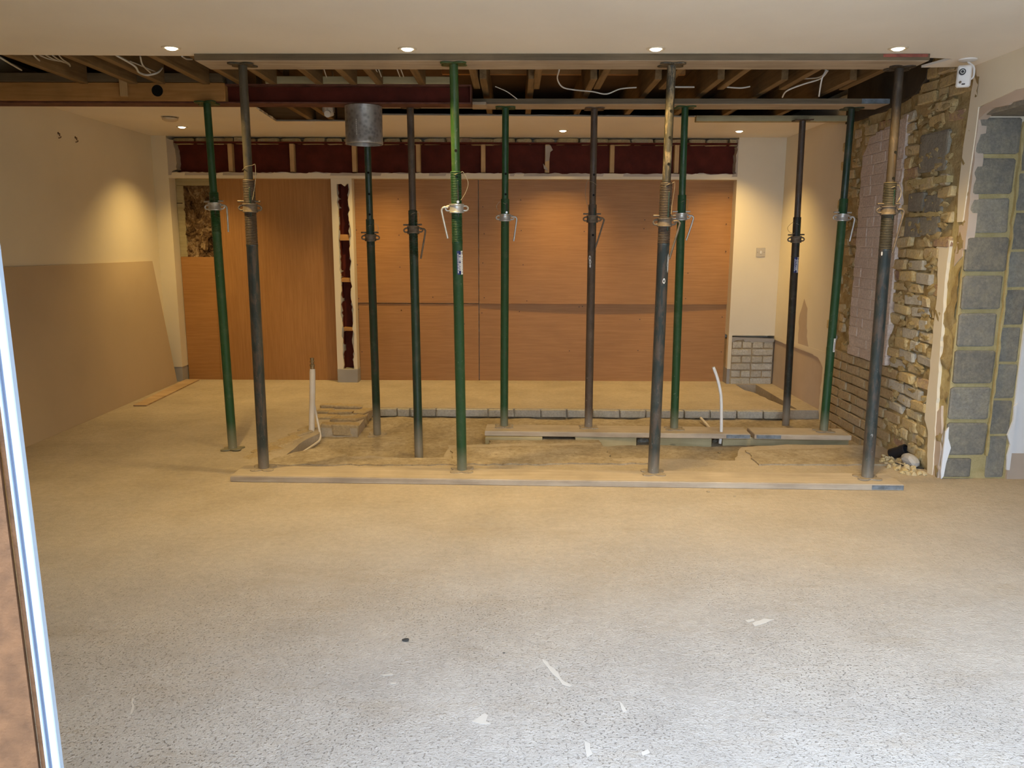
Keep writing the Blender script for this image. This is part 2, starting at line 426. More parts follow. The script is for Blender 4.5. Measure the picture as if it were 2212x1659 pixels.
# ------------------------------------------------------------------ walls
T = .30
bm = B(); box(bm, XL-T, XL, Y0, 8.4, -.3, 2.9); wall_left = struct(bm, 'wall_left', 'wall_paint')
bm = B(); box(bm, XL-T, -.86, Y0-.05, Y0+.10, -.3, 2.9); struct(bm, 'wall_front', 'wall_paint')
bm = B(); box(bm, XL-T, 5.9, Y0-.05, Y0+.10, 2.36, 2.9); struct(bm, 'trim_1', 'wall_paint')
bm = B(); box(bm, XR+T, 5.9, Y0-.05, Y0+.10, -.3, 2.4); struct(bm, 'wall_front_hall', 'wall_paint')
bm = B(); box(bm, 3.1, 3.35, -9, Y0-.05, -.3, 3.1); struct(bm, 'wall_sky_blocker', 'stock_brick')  # unseen wall added outside to block sky light from the right
# back wall: backing, nibs, lintel band
bm = B()
box(bm, XL-T, XR+T, 8.20, 8.5, -.3, 2.9)
xa, xb = -3.41, 2.185
box(bm, XL, xa, YF, 8.21, .155, ZC+.02); box(bm, xb, XR, YF, 8.21, .50, ZC+.02)
wall_back = struct(bm, 'wall_back', 'wall_paint')
bm = B(); box(bm, XL, xa-.004, YF+.004, 8.21, -.3, .155); box(bm, xb, xb+.03, YF+.002, 8.21, -.3, .16); struct(bm, 'baseboard_back', 'grey_render')
bm = B(); box(bm, xb+.002, XR-.001, YF+.009, 8.21, -.3, .455); fin(bm, 'brick_backing', 'sand_mortar', wall_back, kind='structure')
# ragged grey edge over the brick patch
bm = B(); poly(bm, XZ(outline([(xb+.035, .485), (XR, .47), (XR, .44), (xb+.30, .425), (xb+.12, .455), (xb+.035, .43)], [0, 0, .01, .012, .012, 0], .03), YF-.002), (0, .06, 0)); fin(bm, 'broken_edge', 'grey_render', wall_back)
bm = B(); box(bm, xb+.0, xb+.035, YF, YF+.06, .155, .50); fin(bm, 'plaster_edge', 'wall_paint', wall_back)
for k in range(8):
    z = .405-.075*k
    xs = xb+.045; x = xs
    pat = [[.09, .09, .1, .1, .1], [.19, .215, .1]][k % 2]
    for j, w in enumerate(pat):
        w2 = min(w, XR-.01-x)
        if w2 < .03: break
        brick(wall_back, (x+w2/2, YF+.04+random.uniform(-.004, .004), z), (w2, .08, .062), 'pale_brick', k == 7)
        x += w+.013

# recess: top strip of bricks, steel, timber packers, plaster shelf
zt0, zt1 = aty(1000, 307, YF).z, ZC
x = xa+.02
while x < xb-.05:
    w = min(random.choice([.215, .215, .10, .16]), xb-x-.01)
    brick(wall_back, (x+w/2, 8.13+random.uniform(-.015, .015), (2.385+2.44)/2-.01+random.uniform(-.006, .004)), (w, .16, .06), 'rough_brick', True)
    x += w+.012
bm = B()
box(bm, xa+.02, xb-.01, 8.09, 8.11, 2.10, 2.39); box(bm, xa+.02, xb-.01, 8.0, 8.20, 2.375, 2.39)
fin(bm, 'lintel_steel', 'red_oxide_steel', wall_back, label='dark red painted steel lintel')
for px in (499, 632, 766, 904, 1044, 1182, 1322, 1461):
    a = aty(px, 335, 8.05).x
    bm = B(); box(bm, a-.022, a+.022, 8.02, 8.085, 2.105, 2.374, .003); fin(bm, 'timber_packer', 'stud_wood', wall_back)
bm = B(); poly(bm, XZ(outline([(1.9-2.86, 2.13), (1.9-2.86+.03, 2.13)], 0), 8.0), (0, .01, 0)) if False else bm.free()
# torn board scrap on one packer
a = aty(1182, 335, 8.01).x
bm = B(); poly(bm, XZ([(a-.02, 2.36), (a+.03, 2.365), (a+.055, 2.32), (a+.03, 2.30), (a+.022, 2.22), (a-.018, 2.21)], 8.005), (0, .012, 0)); fin(bm, 'board_scrap', 'broken_plaster', wall_back)
bm = B(); poly(bm, XZ([(a-.04, 2.19), (a-.03, 2.14), (a+.01, 2.12), (a-.005, 2.15)], 8.0), (0, .01, 0)); fin(bm, 'board_scrap', 'broken_plaster', wall_back)
# broken left end
bm = B(); poly(bm, XZ(outline([(xa, 2.42), (xa+.07, 2.40), (xa+.085, 2.12), (xa, 2.08)], [.008, .008, .01, 0], .03), YF+.005), (0, .16, 0)); fin(bm, 'broken_edge', 'broken_plaster', wall_back)
bm = B(); poly(bm, XZ(outline([(xb, 2.42), (xb-.012, 2.42), (xb-.02, 2.12), (xb, 2.08)], [.0, .01, .01, 0], .025), YF+.005), (0, .12, 0)); fin(bm, 'broken_edge', 'broken_plaster', wall_back)
zs1, zs0 = 2.095, 2.045
bm = B(); box(bm, xa, xb, YF, 8.19, zs0, zs1-.012); fin(bm, 'lintel_soffit', 'wall_paint', wall_back)
top = [(xa, zs0+.01)] + [(xb, zs0+.01)]
pts = [(xa, zs0+.012), (xb, zs0+.012), (xb, zs1+.006)]
n = 150
for i in range(1, n):
    x = xb-(xb-xa)*i/n; pts.append((x, zs1+.010*noise.noise(Vector((x*9, 0, 3)))+.004*random.uniform(-1, 1)))
pts.append((xa, zs1))
bm = B(); poly(bm, XZ(pts, YF-.003), (0, .08, 0)); fin(bm, 'broken_edge', 'broken_plaster', wall_back)
# remaining skim on that edge
for (a, b) in ((368, 398), (466, 480), (552, 712), (820, 925), (960, 1100), (1108, 1130), (1300, 1345), (1480, 1580)):
    xA, xB = aty(a, 372, YF).x, aty(b, 372, YF).x
    bm = B(); poly(bm, XZ(outline([(xA, zs0), (xB, zs0), (xB+.01, zs1-.004), (xA+.02, zs1-.006)], [0, .005, .008, .008], .04), YF-.007), (0, .01, 0)); fin(bm, 'plaster_skim', 'wall_paint', wall_back)
bm = B(); box(bm, xa, xb, YF-.005, YF+.1, zs0-.006, zs0+.022, .002); fin(bm, 'lintel_bead', 'wall_paint', wall_back)

# pier between the two bays: plaster cheeks, broken slot, steel, noggins, grey foot
pl, pr = aty(722, 600, YF).x, aty(766, 600, YF).x
sl, sr = aty(734.5, 600, YF).x, aty(759, 600, YF).x
bm = B(); poly(bm, XZ(outline([(pl, 0.14), (sl, .14), (sl, 2.0), (pl+.03, zs0), (pl, zs0)], [0, .009, 0, 0, 0], .05), YF), (0, .13, 0)); fin(bm, 'pier_cheek', 'wall_paint', wall_back)
bm = B(); poly(bm, XZ(outline([(sr, .14), (pr, .14), (pr, zs0), (sr-.02, zs0), (sr, 2.0)], [0, 0, 0, 0, .012], .05), YF), (0, .13, 0)); fin(bm, 'pier_cheek', 'wall_paint', wall_back)
bm = B(); poly(bm, XZ(outline([(sl-.01, .14), (sl+.007, .14), (sl+.006, 2.0), (sl-.01, 2.0)], [0, .008, 0, 0], .03), YF+.01), (0, .10, 0)); fin(bm, 'broken_edge', 'grey_render', wall_back)
bm = B(); poly(bm, XZ(outline([(sr-.008, .14), (sr+.012, .14), (sr+.012, 2.0), (sr-.008, 2.0)], [0, 0, 0, .010], .03), YF+.01), (0, .10, 0)); fin(bm, 'broken_edge', 'grey_render', wall_back)
bm = B(); poly(bm, XZ(outline([(sl-.03, zs0), (sl-.005, 1.985), (sl+.04, 1.99), (sl+.075, 1.965), (sl+.10, 1.99), (sr, 1.99), (sr+.02, zs0)], 0), YF+.002), (0, .03, 0)); fin(bm, 'plaster_skim', 'wall_paint', wall_back)
bm = B(); box(bm, sl-.03, sr+.03, 8.09, 8.11, .1, 2.05); box(bm, sl-.02, sl+.012, 8.02, 8.10, .1, 2.05); fin(bm, 'column_steel', 'red_oxide_steel', wall_back, label='dark red painted steel post in the wall')
for py, t in ((512, .05), (604, .035), (710, .03)):
    z = aty(745, py, 8.03).z
    bm = B(); box(bm, sl+.002, sr-.002, 8.01, 8.09, z-t*.7, z+t*.5, .003); fin(bm, 'noggin', 'joist_wood_cross', wall_back)
bm = B(); box(bm, pl-.004, pr+.004, YF-.004, 8.12, -.02, .14, .006); fin(bm, 'pier_foot', 'grey_render', wall_back)

# veneered boards closing the bays (each its own board)
def board(x0, x1, z0, z1, y, mat, label, bow=0., lab='board'):
    bm = B(); n = 12
    for j in range(2):
        pass
    fr, bk = [], []
    for i in range(n+1):
        x = x0+(x1-x0)*i/n; dy = bow*sin(pi*i/n)
        fr.append((bm.verts.new((x, y-dy, z0)), bm.verts.new((x, y-dy*.0, z1)))); bk.append((bm.verts.new((x, y+.015-dy, z0)), bm.verts.new((x, y+.015, z1))))
    for i in range(n):
        bm.faces.new((fr[i][0], fr[i+1][0], fr[i+1][1], fr[i][1])); bm.faces.new((bk[i][0], bk[i][1], bk[i+1][1], bk[i+1][0]))
        bm.faces.new((fr[i][1], fr[i+1][1], bk[i+1][1], bk[i][1])); bm.faces.new((fr[i][0], bk[i][0], bk[i+1][0], fr[i+1][0]))
    for i in (0, n): bm.faces.new((fr[i][0], fr[i][1], bk[i][1], bk[i][0]))
    o = fin(bm, 'boarding_panel', mat, off=((x0+x1)/2, y, z0)); setp(o, label, 'panel', 'veneered boards closing the back wall'); return o
xs = aty(456, 450, YP).x; zw = aty(420, 555, YP).z
xj = aty(1034, 520, YP).x; zj = aty(1100, 655, YP).z
board(xs, pl, .0, zs0, YP-.006, 'veneer_upright', 'tall orange-brown veneered board with upright grain in the left bay')
board(xa+.005, xs-.004, .0, zw, YP, 'veneer_across', 'narrow veneered board below the brown mineral wool, far left of the back wall')
boards = [board(pr, xj-.004, .0, zj-.008, YP+.004, 'veneer_across', 'lower left veneered board of the wide bay'),
          board(pr, xj-.004, zj, zs0, YP-.008, 'veneer_across', 'upper left veneered board of the wide bay'),
          board(xj+.004, xb, .0, zj-.006, YP+.006, 'veneer_across', 'lower right veneered board of the wide bay'),
          board(xj+.004, xb, zj-.004, zs0, YP-.012, 'veneer_across', 'upper right veneered board of the wide bay, bowed along its lower edge', .02)]
# screw holes
def screws(bo, pts, y):
    bm = B()
    for px, py in pts:
        p = aty(px, py, y); cyl(bm, (p.x, y-.002, p.z), (p.x, y+.004, p.z), .0055, seg=8)
    o = fin(bm, 'screw_heads', 'steel_screw', bo, kind='stuff'); o.location = -bo.location
screws(boards[1], [(780, 383), (866, 383), (766, 430), (860, 430), (770, 497), (862, 508), (772, 572), (864, 577), (775, 645), (935, 642)], YP-.009)
screws(boards[3], [(1040, 388), (1043, 447), (1046, 505), (1043, 568), (1046, 643), (1144, 385), (1230, 385), (1125, 432), (1126, 498), (1130, 572), (1138, 650), (1362, 384), (1393, 475), (1391, 494), (1384, 573), (1388, 649), (1462, 384), (1574, 427), (1569, 484), (1568, 543), (1486, 590), (1481, 645), (1262, 500), (1260, 583)], YP-.022)
screws(boards[0], [(775, 668), (867, 670), (1003, 700), (782, 760)], YP+.003)
screws(boards[2], [(1041, 676), (1122, 673), (1251, 663), (1258, 662), (1230, 758), (1378, 757), (1382, 690), (1560, 685), (1558, 760)], YP+.005)
# open corner of the left bay: timber frame and wool
z1 = zs0
for a, l in (((xa+.003, xa+.075, zw, z1-.07), 'upright pale timber batten left of the brown mineral wool'), ((xa+.003, xs-.003, z1-.068, z1-.002), 'level pale timber batten above the brown mineral wool')):
    bm = B(); box(bm, a[0], a[1], 8.125, 8.165, a[2], a[3], .003); o = fin(bm, 'wall_batten', 'green_timber', off=(a[0], 8.14, a[2])); setp(o, l, 'batten')
    if a[3] < z1-.06:
        bm = B(); z_ = aty(392, 439, 8.12).z; box(bm, xa+.003, xa+.06, 8.12, 8.126, z_-.004, z_+.004); fin(bm, 'saw_cut', 'hairline', o, off=o.location)
bm = B()
n1, n2 = 34, 70; g = []
for i in range(n1+1):
    r_ = []
    for j in range(n2+1):
        x = xa+.07+(xs-xa-.07)*i/n1; z = zw+(z1-.07-zw)*j/n2
        r_.append(bm.verts.new((x, 8.165-.05*abs(noise.fractal(Vector((x*8, z*6, 4)), .6, 2., 5))-.012, z)))
    g.append(r_)
for i in range(n1):
    for j in range(n2): bm.faces.new((g[i][j], g[i+1][j], g[i+1][j+1], g[i][j+1]))
o = fin(bm, 'mineral_wool', 'mineral_wool', smooth=True, off=(xa+.1, 8.17, zw)); setp(o, 'crumpled brown mineral wool insulation behind the open corner of the left bay', 'insulation')

# ------------------------------------------------------------------ right wall (plane X = XR)
XB = XR-.0
def R(px, py): p = atx(px, py, XR); return (p.y, p.z)
Yjn = 4.70     # far jamb of the doorway
doorZ = 2.17
Yd0 = 2.9
wall_right = None
bm = B()
box(bm, XR+.06, XR+T, Yjn+.02, 8.3, -.3, 2.9)                 # masonry core behind the bricks
box(bm, XR, XR+.08, 6.50, 8.2, .46, 2.6)                     # alcove plaster
wall_right = struct(bm, 'wall_right', 'wall_paint')
# plaster over and in front of the doorway, ragged where it was hacked
zt = 2.60
pts = [(Y0, -.3), (Yd0, -.3), (Yd0, doorZ+.10)] + jag((Yd0, doorZ+.10), (4.40, doorZ+.06), .006, .04)[1:] + [(4.40, doorZ+.06), (4.70, doorZ+.03), (4.705, 2.05), (4.74, 1.56)] \
    + [] + [(4.80, 1.56), (4.82, 1.75), (4.815, 2.0), (4.80, 2.15), (4.79, 2.30), (4.78, 2.36), (4.85, 2.43), (5.05, 2.46), (5.05, zt), (Y0, zt)]
bm = B(); poly(bm, YZ(pts, XR-.012), (T+.012, 0, 0)); fin(bm, 'wall_plaster', 'wall_paint', wall_right, kind='structure')
bm = B(); poly(bm, YZ(outline([(Yd0, doorZ+.03), (4.60, doorZ+.0), (4.698, doorZ-.04), (4.698, 1.40), (4.74, 1.40), (4.735, 2.0), (4.72, doorZ+.02), (4.40, doorZ+.085), (Yd0, doorZ+.13)], .006, .04), XR-.006), (.05, 0, 0)); fin(bm, 'broken_edge', 'bare_plaster', wall_right)
bm = B(); poly(bm, YZ(outline([(4.70, 1.54), (4.79, 1.54), (4.80, 1.30), (4.72, 1.36)], .008, .04), XR-.004), (.03, 0, 0)); fin(bm, 'broken_edge', 'bare_plaster', wall_right)
# lintel over the doorway
bm = B(); box(bm, XR+.01, XR+.42, Yd0, 4.72, doorZ-.02, doorZ+.09, .004); fin(bm, 'door_lintel', 'grey_block', wall_right)
# plaster sliver beside the jamb
sl_px = [(2046, 516), (2052, 520), (2042, 600), (2036, 680), (2030, 760), (2022, 880), (2018, 960), (2012, 1040), (2002, 1036), (2004, 930), (1997, 905), (2003, 850), (2012, 760), (2018, 690), (2024, 640), (2026, 560), (2022, 535)]
p2 = [(atx(x, y, XR-.02).y, atx(x, y, XR-.02).z) for x, y in sl_px]
bm = B(); poly(bm, YZ(outline(p2, .004, .03), XR-.02), (.03, 0, 0)); fin(bm, 'plaster_strip', 'wall_paint', wall_right)
bm = B(); poly(bm, YZ(outline([(4.72, 0), (4.80, 0), (4.83, .35), (4.76, .45), (4.73, .3)], .01, .04), XR-.014), (.03, 0, 0)); fin(bm, 'plaster_strip', 'bare_plaster', wall_right)

# mortar bed behind the exposed bricks
bm = B(); ny, nz = 70, 90; g = []
ya, yb2 = 4.72, 6.50
for i in range(ny+1):
    r_ = []
    for j in range(nz+1):
        y = ya+(yb2-ya)*i/ny; z = -.12+2.75*j/nz
        r_.append(bm.verts.new((XR-.002+.022*noise.fractal(Vector((y*9, z*11, .3)), .7, 2., 4), y, z)))
    g.append(r_)
for i in range(ny):
    for j in range(nz): bm.faces.new((g[i][j], g[i+1][j], g[i+1][j+1], g[i][j+1]))
fin(bm, 'mortar_bed', 'ochre_mortar', wall_right, smooth=True, kind='structure')
def pb0(z): return 6.18           # far edge of the painted panel
def pb1(z): return 5.50           # near edge
k = 0; z = -.06
while z < 2.56:
    y = (4.84 if z > 1.35 else 4.90)+(.11 if k % 2 else 0)+random.uniform(-.02, .02)
    while y < 6.46:
        ln = .215 if random.random() < .8 else .10
        painted = y+ln/2 > 5.52 and y+ln/2 < 6.14 and z > .60 and z < 2.24-(6.14-y)*.02 and not (y+ln/2 > 6.0 and z > 2.1)
        lower = z <= .60 and y > 5.25
        cy = y+ln/2
        blk = (4.90 < cy < 5.40 and 1.84 < z < 2.16) or (4.98 < cy < 5.42 and 1.46 < z < 1.78)
        rng = random.uniform
        if painted:
            y2 = min(y+ln, 6.14); y1 = max(y, 5.50)
            if y2-y1 > .04: brick(wall_right, (XR-.004+rng(-.0015, .0015), (y1+y2)/2, z), (.06, y2-y1, .069), 'painted_brick', rot=(rng(-.01, .01), 0, 0))
        elif blk: pass
        elif z > 2.33 and cy > 5.35: pass
        elif lower: brick(wall_right, (XR+.006+rng(-.005, .005), cy, z), (.06, ln, .064), 'stock_brick', rot=(rng(-.02, .02), 0, 0))
        elif cy > 6.14:
            brick(wall_right, (XR+.03+rng(-.02, .02), cy, z), (.07, min(ln, .11), .066), 'rough_brick', True, rot=(rng(-.05, .05), 0, rng(-.1, .1)))
        else:
            pale = 1.3 > z > .3 and 4.95 < cy < 5.4 and random.random() < .55
            brick(wall_right, (XR+.020+rng(-.014, .012), cy, z+rng(-.004, .004)), (.08, ln*rng(.85, 1), .066*rng(.9, 1.1)), 'pale_brick' if pale else 'rough_brick', not pale or random.random() < .4, rot=(rng(-.06, .06), rng(-.06, .06), rng(-.08, .08)))
        y += ln+(.006 if painted else .014)
    z += .075; k += 1
bm = B(); rr = random.Random(21)
for _ in range(210):
    y_ = rr.uniform(4.93, 5.46) if rr.random() < .8 else rr.uniform(6.15, 6.4); z_ = rr.uniform(0, 2.4)
    m = Matrix.Translation((XR-.012, y_, z_)) @ Matrix.Diagonal((.5, rr.uniform(.8, 2.2), rr.uniform(.5, 1.2), 1))
    v = bmesh.ops.create_icosphere(bm, subdivisions=2, radius=rr.uniform(.012, .034), matrix=m)
    for q in v['verts']: q.co += Vector((noise.noise(q.co*40), noise.noise(q.co*40+Vector((5, 5, 5))), noise.noise(q.co*40+Vector((9, 1, 3)))))*.018
fin(bm, 'mortar_smears', 'ochre_mortar', wall_right, smooth=True, kind='stuff')
# paint skin between the painted bricks
pp = outline([(5.505, .60), (6.13, .62), (6.15, 2.08), (6.05, 2.20), (5.505, 2.28)], [.012, .01, .01, .012, .004], .04)
bm = B(); poly(bm, YZ(pp, XR-.030), (.03, 0, 0)); fin(bm, 'painted_bed', 'painted_brick', wall_right)
# grey block repairs in the rough brick
for (c, zc, ly, lz) in ((5.14, 2.00, .34, .24), (5.08, 1.68, .20, .11), (5.30, 1.70, .20, .12), (5.10, 1.545, .22, .12), (5.32, 1.54, .18, .13)):
    brick(wall_right, (XR+.01, c, zc), (.07, ly, lz), 'grey_block', False, 'block', rot=(random.uniform(-.02, .02), 0, 0))
for (y0_, z0_, y1_, z1_) in ((4.93, 1.80, 5.42, 1.84), (4.98, 1.60, 5.35, 1.625)):
    bm = B(); poly(bm, YZ(outline([(y0_, z0_), (y1_, z0_+.01), (y1_, z1_+.01), (y0_, z1_)], .006, .05), XR-.03), (.04, 0, 0)); fin(bm, 'mortar_joint', 'yellow_mortar', wall_right)
# grey render edge of the alcove plaster and the bare plaster at its foot
def RR(l, x=None): return [(atx(a, b, XR-.004).y, atx(a, b, XR-.004).z) for a, b in l]
bm = B(); poly(bm, YZ(outline([(6.46, -.1), (6.56, -.1), (6.54, .55), (6.50, .75), (6.46, .7)], .01, .05), XR-.008), (.05, 0, 0)); fin(bm, 'broken_edge', 'grey_render', wall_right)
bm = B(); box(bm, XR+.012, XR+.08, 6.50, 8.2, -.16, .47); fin(bm, 'bare_plaster', 'bare_plaster', wall_right)
bp = outline([(6.52, -.15), (6.66, -.15), (6.70, .0), (6.68, .38), (6.80, .45), (6.95, .47), (7.4, .465), (7.95, .47), (7.97, .50), (6.52, .52)], [0, .01, .01, .01, .01, .01, .01, 0, 0, 0], .05)
bm = B(); poly(bm, YZ(bp, XR-.002), (.03, 0, 0)); fin(bm, 'plaster_skim', 'wall_paint', wall_right)
bp = outline([(7.02, .49), (7.30, .49), (7.32, .75), (7.22, .93), (7.13, .85), (7.10, .6)], .008, .05)
bm = B(); poly(bm, YZ(bp, XR-.0015), (.003, 0, 0)); fin(bm, 'bare_patch', 'bare_plaster', wall_right)
# waste pipe stub, cable end and a fallen stone at the wall foot
p = atx(1942, 976, XR-.06)
t = thing('waste_pipe', 'black plastic waste pipe stub at the foot of the rough brick wall', 'pipe', tuple(p))
bm = B(); lathe(bm, [(.0, .0), (.030, .0), (.030, .05), (.036, .05), (.036, -.06), (.0, -.06)], 24); fin(bm, 'pipe', 'black_plastic', t, smooth=True, rot=(radians(62), 0, radians(35)))
bm = B(); lathe(bm, [(.036, .02), (.040, .02), (.040, .052), (.031, .054)], 24); fin(bm, 'socket', 'black_plastic', t, smooth=True, rot=(radians(62), 0, radians(35)))
# doorway jamb of blockwork facing us
jamb_u = lambda px: aty(px, 640, Yjn).x
bm = B(); box(bm, XR+.0, XR+.40, Yjn+.012, Yjn+.16, -.02, doorZ); jb = fin(bm, 'jamb_core', 'yellow_mortar', wall_right, kind='structure')
zj_ = [0, .142]+[.142+.2235*i for i in range(1, 10)]
for i in range(len(zj_)-1):
    z0, z1 = zj_[i]+.013, min(zj_[i+1]-.013, doorZ-.02)
    if z1-z0 < .03: continue
    w = .235 if i not in (0,) else .17
    x1 = XR+.012+w-random.uniform(0, .02)
    brick(wall_right, ((XR+.006+x1)/2, Yjn+.03, (z0+z1)/2), (x1-XR-.006, .07, z1-z0), 'grey_block', False, 'block')
off = .06
for i in range(10):
    z0, z1 = .0+.2235*i+.06-.055*(i == 0), min(.2235*(i+1)+.06-.012, doorZ-.02)
    if z1 > z0+.03: brick(wall_right, (XR+.325, Yjn+.04, (z0+z1)/2), (.125+random.uniform(-.012, .008), .07, z1-z0-.006), 'grey_block', False, 'block')
bm = B(); poly(bm, XZ(outline([(XR+.255, .15), (XR+.262, .15), (XR+.262, doorZ-.05), (XR+.25, doorZ-.05)], .006, .05), Yjn-.012), (0, .04, 0)); fin(bm, 'mortar_joint', 'yellow_mortar', wall_right)
# loose white paper/plaster tears at the jamb edges
for pts in ([(XR-.005, .0), (XR+.008, .02), (XR+.014, .10), (XR+.034, .20), (XR+.012, .26), (XR+.008, .33), (XR-.008, .30), (XR-.012, .05)], [(XR+.392, .06), (XR+.41, .06), (XR+.412, .48), (XR+.392, .46), (XR+.398, .38), (XR+.372, .28), (XR+.396, .22), (XR+.385, .15)]):
    bm = B(); poly(bm, XZ(pts, Yjn-.008), (0, .012, 0)); fin(bm, 'torn_plaster', 'hall_paint', wall_right)
bm = B(); box(bm, XR+.40, 5.9, Yjn, Yjn+.2, .165, 2.6); struct(bm, 'wall_hall', 'hall_paint')
bm = B(); box(bm, XR+.40, 5.9, Yjn-.004, Yjn+.2, -.2, .165); struct(bm, 'baseboard_hall', 'bare_plaster')
bm = B(); box(bm, 5.6, 5.9, Y0, Yjn+.2, -.3, 2.9); struct(bm, 'wall_hall_side', 'hall_paint')

# ------------------------------------------------------------------ ceilings
def cz(px, py): p = atz(px, py, ZC); return (p.x, p.y)
e1 = cz(1960, 124); 
front = [(XL-.1, Y0), (5.9, Y0), (5.9, Yjn+.2), (XR+.02, Yjn+.2), (XR+.02, 4.84), cz(2112, 144), cz(1990, 146), cz(2057, 127), cz(2010, 125)] \
    + jag(cz(2010, 125), cz(1230, 121.5), .006, .04)[1:] + [cz(1230, 121), cz(440, 121), cz(0, 118.5), (XL-.1, YO)]
bm = B(); poly(bm, XY(front, ZC), (0, 0, .013)); struct(bm, 'ceiling', 'ceiling_paint')
bk = [(XL-.1, 5.46), cz(545, 226)] + jag(cz(545, 228), cz(597, 261), .01, .05)[1:] + [cz(597, 262)] + jag(cz(597, 262), cz(745, 262), .006, .06)[1:] + [cz(745, 262), cz(752, 248)] \
    + jag(cz(752, 248), cz(1830, 256), .008, .07)[1:] + [(XR+.1, 6.5), (XR+.1, 8.3), (XL-.1, 8.3)]
bm = B(); poly(bm, XY(bk, ZC), (0, 0, .013)); ceiling_back = struct(bm, 'ceiling_back', 'ceiling_paint')
# paper edge of the cut plasterboard
bm = B()
for p, q in ((cz(752, 248), cz(1500, 253)), (cz(560, 238), cz(597, 262)), (cz(597, 262), cz(745, 262))):
    tube(bm, [(p[0], p[1]-.004, ZC+.004), (q[0], q[1]-.004, ZC+.004)], .006, 6)
fin(bm, 'board_edge', 'grey_render', ceiling_back)
# deck over the void
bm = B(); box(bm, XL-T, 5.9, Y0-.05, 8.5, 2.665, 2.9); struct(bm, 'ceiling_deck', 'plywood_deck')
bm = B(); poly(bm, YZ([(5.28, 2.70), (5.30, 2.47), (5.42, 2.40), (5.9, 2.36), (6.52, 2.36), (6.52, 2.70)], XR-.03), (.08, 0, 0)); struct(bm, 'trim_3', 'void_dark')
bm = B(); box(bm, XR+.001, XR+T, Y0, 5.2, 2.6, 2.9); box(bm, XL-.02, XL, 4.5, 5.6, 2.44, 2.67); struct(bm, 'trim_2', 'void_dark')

YBm = 5.50
# joists, each one a thing; the front set laps the rear set
def joist(x, y0, y1, w=.045, h=.21, mat='joist_wood', label='', z=ZC+.015, grp='ceiling joists', tilt=0):
    bm = B(); box(bm, -w/2, w/2, 0, y1-y0, 0, h, .003)
    o = fin(bm, 'joist', mat, loc=(x, y0, z)); o.rotation_euler = (0, 0, tilt); setp(o, label, 'joist', grp); return o
def jx(px, py): return atz(px, py, ZC).x
fj = [(1175, 'left of the bright green prop'), (0, '')]
front_px = [(1030, 196, 'just right of the bright green prop'), (1158, 196, 'in front of the black gap'), (1290, 196, 'between the brown prop and the rusted prop'),
            (1432, 196, 'left of the rusted prop top'), (1560, 196, 'right of the rusted prop top'), (1695, 196, 'with grey cables beside it'), (1818, 200, 'last before the brick wall')]
for px, py, l in front_px:
    joist(jx(px, py), YO+.02, 5.62, label='sawn joist over the front board, '+l)
rear_px = [(1050, 210, 'first right of the bright green prop'), (1145, 210, 'near the green prop top'), (1266, 210, 'above the brown prop'), (1392, 210, 'left of the rusted prop'), (1515, 210, 'right of the rusted prop'), (1640, 210, 'above the green prop in the second row'), (1775, 210, 'nearest the brick wall')]
for px, py, l in rear_px:
    joist(jx(px, py), 5.28, 8.1, w=.045, label='rear joist lapping behind the front set, '+l, grp='rear ceiling joists')
left_px = [(40, 135, 'far left'), (150, 130, 'left, with grey cables beside it'), (265, 150, 'left of the cable loop'), (372, 150, 'right of the cable loop'), (455, 150, 'left of the rusty prop top'), (548, 160, 'right of the rusty prop top'),
           (655, 160, 'left of the duct'), (735, 160, 'above the duct'), (795, 160, 'right of the duct'), (895, 160, 'left of the bright green prop')]
for px, py, l in left_px:
    joist(jx(px, py), YO+.02, YBm-.015, w=.047, label='sawn joist above the steel beam, '+l)
for px in (640, 690):
    joist(jx(px, 245), 5.67, 7.14, w=.045, label='joist seen behind the steel beam, '+('left' if px == 640 else 'right')+' of the two over the diagonal ceiling cut', z=ZC+.015)
# cross timbers up in the void
def xbeam(name, px0, px1, py, Y, zt, zb, d, mat, label, cat='timber'):
    a, b = aty(px0, py, Y).x, aty(px1, py, Y).x
    bm = B(); box(bm, a, b, 0, d, zb, zt, .003); bmesh.ops.translate(bm, vec=(-(a+b)/2, 0, -zb), verts=bm.verts)
    o = fin(bm, name, mat, loc=((a+b)/2, Y, zb)); setp(o, label, cat); return o
xbeam('batten', 955, 1480, 182, 6.0, 2.665, 2.625, .03, 'orange_batten', 'orange timber batten across the ceiling void behind the joists', 'batten')
for i, (px0, px1, l) in enumerate(((1058, 1135, 'near the bright green prop'), (1165, 1255, 'by the white cable'), (1310, 1385, 'left of the rusted prop'), (600, 690, 'behind the steel beam'))):
    a, b = aty(px0, 190, 5.6).x, aty(px1, 190, 5.6).x
xbeam('header_timber', 560, 820, 240, 7.15, 2.66, 2.47, .045, 'joist_wood_cross', 'timber trimmer closing the void behind the steel beam')

# steel beam with its timber packing
YBm = 5.50
pz = lambda py, Y=YBm: aty(800, py, Y).z
zb0, zb1 = pz(224), pz(182)
xe = aty(1018, 200, YBm).x; xl2 = aty(487, 200, YBm).x
t = thing('steel_beam', 'long dark red painted steel beam under the joists', 'beam', (-1, YBm+.07, zb0))
zlo, zhi = zb0, zb1
bm = B(); box(bm, XL-.05, xe, YBm, YBm+.15, zlo, zlo+.010); box(bm, XL-.05, xe, YBm, YBm+.15, zhi-.010, zhi); fin(bm, 'flange', 'red_steel_dusty', t, off=t.location)
bm = B(); box(bm, XL-.05, xe, YBm+.055, YBm+.066, zlo+.010, zhi-.010); fin(bm, 'web', 'red_oxide_steel', t, off=t.location)
bm = B(); box(bm, xe-.008, xe, YBm+.002, YBm+.148, zlo+.01, zhi-.01); fin(bm, 'end_plate', 'red_steel_dusty', t, off=t.location)
